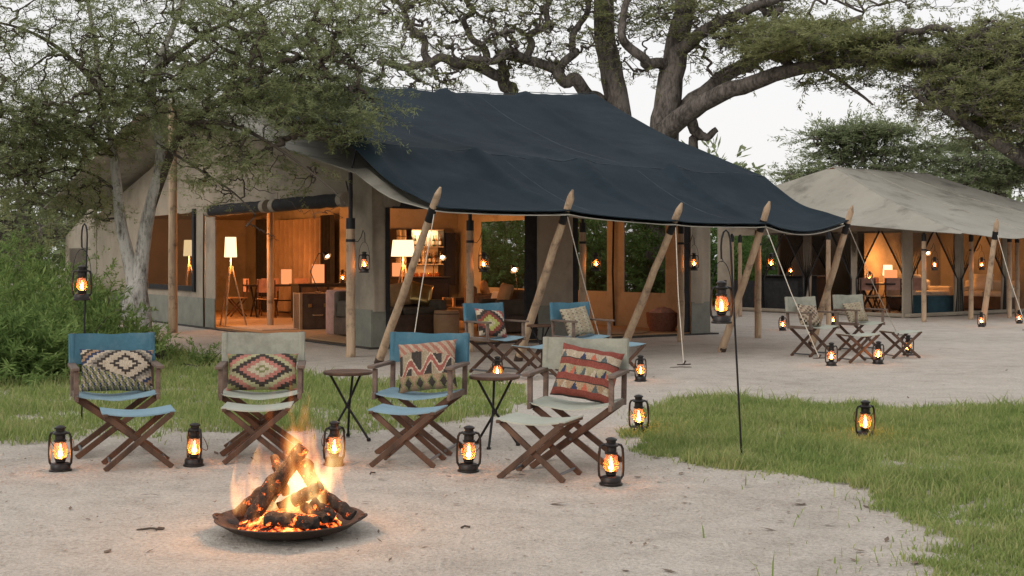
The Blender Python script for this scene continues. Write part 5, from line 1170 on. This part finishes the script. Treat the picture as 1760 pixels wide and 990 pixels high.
# trees farther off
def far_tree(label, x, D, blobs, trunk_px, seed, leaf, r0=.35, name='acacia_tree', group=None, n_leaf=34, sl=1.3, lw=.06, ll=.24):
    o = thing(name, label, 'tree', (0, 0, 0), 0, group); A = Tree(seed); g = A.g; b0 = P(x, 445, D); 
    A.limb([(b0.x, D, -.1), P(x-6, trunk_px+60, D), P(x+4, trunk_px, D)], r0, r0*.6, 4, .05)
    for b in blobs: A.limb([P(x+4, trunk_px+5, D), P(x+(b[0]-x)*.4, trunk_px+(b[1]-trunk_px)*.35, D+.3*(b[2]-D)), P(x+(b[0]-x)*.85, lerp(trunk_px, b[1], .9), b[2])], r0*.4, r0*.12, 5, .12)
    if D > 50: blobs = [(b[0]+g.uniform(-40, 40), b[1]+g.uniform(-26, 30), b[2]+g.normal(0, 1), b[3]*.75, b[4]*.38, b[5]*.7, int(b[6]*.55)) for b in blobs for _ in range(3)]
    pts = np.concatenate([blob(g, *b) for b in blobs]); ok = g.random(len(pts)) < .75+.9*np.array([nz(p[0]*.4, p[1]*.4, p[2]*1.2) for p in pts]); pts = pts[ok]
    dirs = A.grow(pts, .15, 3, .014); dirs = unit(dirs)*[1, 1, .3]+g.normal(0, .4, dirs.shape)*[1, 1, .3]
    V, Q = sprays(pts, dirs, n_leaf, sl, lw, ll, g, .03, .4); A.wood('w', M['bark'], M['bark'], o); crown(o, V, Q, leaf)
far_tree('flat topped acacia behind the smaller tent, against the white sky', 1500, 62, [(1440, 255, 62, 100, 26, 3, 230), (1530, 232, 62, 110, 24, 3, 250), (1400, 290, 61, 90, 24, 2.5, 180), (1590, 268, 62, 100, 24, 3, 200), (1480, 290, 61, 110, 20, 2.5, 180)], 330, 31, M['leaf_far'], .4)
far_tree('acacia with layered crown beyond the grey fly at the far end', 1700, 58, [(1680, 255, 58, 100, 24, 3, 220), (1740, 285, 58, 90, 30, 3, 220), (1650, 300, 57, 80, 24, 2.5, 160), (1800, 250, 58, 110, 34, 3, 200), (1720, 325, 57, 80, 20, 2.5, 120)], 345, 32, M['leaf_far'], .4)
far_tree('leafy tree rising behind the shrubs, far left of the tent', 40, 40, [(30, 240, 40, 110, 70, 2.5, 260), (60, 330, 39, 90, 60, 2.2, 230), (-60, 290, 39, 110, 90, 2.5, 240), (110, 390, 38, 60, 40, 1.5, 120), (0, 400, 38, 80, 40, 1.6, 160)], 420, 33, M['leaf_near'], .22, 'bush_tree', None, 34, .9, .045, .16)
far_tree('slender dark tree between the thorn acacia and the big tent', 150, 44, [(140, 200, 44, 90, 100, 2.5, 260), (240, 150, 44, 110, 110, 2.5, 280), (380, 110, 45, 120, 80, 2.5, 240), (520, 60, 45, 120, 80, 2.5, 220)], 300, 34, M['leaf_near'], .25, 'bush_tree', None, 30, .9, .045, .16)

# ------------------------------------------------------------------ shrubs
def shrub(label, x, y, rx, h, rd, n, seed, leaf, group, nl=28, sl=.36, lw=.028, ll=.115, D=None, name='leafy_shrub'):
    g = np.random.default_rng(seed); b0 = G(x, y) if D is None else Vector(((x-880)/F*D, D, 0)); o = thing(name, label, 'shrub', b0, 0, group)
    m = n; p = unit(g.normal(0, 1, (m, 3)))*(g.random((m, 1))**.4); p[:, 2] = np.abs(p[:, 2])
    p = p*[rx, rd, h]*(1+.75*np.array([[nz(q_[0]*2.4+seed, q_[1]*2.4, q_[2]*2.0)] for q_ in p])); p[:, 2] = np.maximum(p[:, 2], .05)
    d = unit(p*[1, 1, .6]+[0, 0, .25])+g.normal(0, .4, (m, 3))
    V, Q = sprays(p, d, nl, sl, lw, ll, g, .5, .7); f = npmesh('foliage', V, Q, leaf, o); f['kind'] = 'stuff'
    mb = MB()
    for k in range(14):
        q_ = p[g.integers(m)]; mb.tube([(q_[0]*.15, q_[1]*.15, 0), (q_[0]*.5, q_[1]*.5, q_[2]*.55), tuple(q_)], [.016, .011, .004], 5)
    mb.build('stem', M['twig'], o, True)
sl_ = 'feathery green shrubs left of the big tent'
for i, (x, y, rx, h, rd, n, lab) in enumerate(((30, 655, .9, .7, .8, 300, 'feathery shrub in the grass behind the blue chair, beside the hook rod'), (120, 640, .8, .75, .8, 290, 'feathery shrub behind the hanging lantern by the hook rod'), (190, 618, .55, .6, .55, 200, 'feathery shrub at the foot of the forked acacia'), (-60, 650, 1.2, 1.15, 1, 380, 'tall feathery shrub at the edge of the clearing'), (60, 612, 1.15, 1.0, 1, 380, 'broad feathery shrub behind the lantern hook'), (-20, 585, 1.6, 1.4, 1.4, 460, 'big shrub under the leafy tree far left'), (120, 575, 1.2, 1.0, 1.2, 340, 'big shrub before the net window of the side extension'), (30, 545, 2.0, 1.7, 1.6, 640, 'pale green thicket shrub beyond the side extension'))):
    shrub(lab, x, y, rx, h, rd, n, 60+i, M['leaf_bush'], sl_)
o_ = 'green thicket behind the tents'
for i, (x, D, rx, h) in enumerate(((1225, 42, 2.4, 2.6), (1330, 47, 2.8, 2.5), (1410, 48, 2.6, 2.2), (1490, 50, 2.8, 2.4), (1570, 50, 2.6, 2.5), (1650, 52, 2.8, 2.6), (1740, 46, 2.6, 2.3), (1800, 44, 2.6, 2.6), (1150, 40, 2.6, 2.8), (1080, 41, 2.6, 3.0), (1000, 42, 2.6, 2.9), (920, 43, 2.8, 3.1), (850, 44, 2.6, 2.9), (1290, 44, 2.0, 1.9))):
    shrub('dense green bush seen through the gap between the two tents' if 1200 < x < 1300 else 'dense green bush showing behind the net drapes of the smaller tent' if 1300 < x < 1700 else 'dense green bush past the end of the smaller tent' if x > 1700 else 'dense green bush behind the net windows of the mess tent', x, 0, rx, h, 1.6, 420, 90+i, M['leaf_hedge'], o_, 26, .6, .06, .2, D, 'thicket_bush')
shrub('wispy sapling with small leaves against the gable wall by the trunk', 175, 585, .35, 1.7, .3, 90, 130, M['leaf_bush'], None, 16, .25, .022, .05)
shrub('tuft of tall weeds beside the blue chair back', 275, 622, .25, .42, .22, 60, 131, M['leaf_bush'], 'weed tufts', 18, .2, .016, .07, None, 'weed_tuft')
shrub('tuft of weeds in the grass behind the sage chair', 352, 632, .25, .26, .2, 50, 132, M['leaf_bush'], 'weed tufts', 18, .16, .016, .06, None, 'weed_tuft')
# woodland mass closing the horizon
g = np.random.default_rng(77); n = 9000
an = g.uniform(-1.25, 1.25, n); D = g.uniform(82, 100, n); hh = 5.5+2.5*np.sin(an*17)+1.5*np.sin(an*41+1); p = np.c_[np.sin(an)*D, np.cos(an)*D, g.random(n)**.8*hh]
V, Q = sprays(p, unit(g.normal(0, 1, (n, 3))+[0, 0, .4]), 14, 1.8, .35, .8, g, .05, .7)
o = npmesh('distant_woodland', V, Q, M['leaf_far'], None, None, 'stuff'); o['label'] = 'distant belt of woodland beyond the camp'; o['category'] = 'woodland'
# sticks on the sand
for i, (x, y, l, a) in enumerate(((258, 912, .14, .2), (275, 911, .05, .9), (800, 908, .05, .4), (640, 815, .06, 1.2), (1170, 632, .3, .2))):
    mb = MB(); mb.tube([(-l/2, 0, .006), (0, .01, .011), (l/2, -.005, .006)], .006, 6); o = mb.build('twig', M['twig'], None, True); o.location = G(x, y); o.rotation_euler.z = a
    tag(o, 'dry brown twig lying on the bare sand', 'twig', 'dry twigs on the sand')
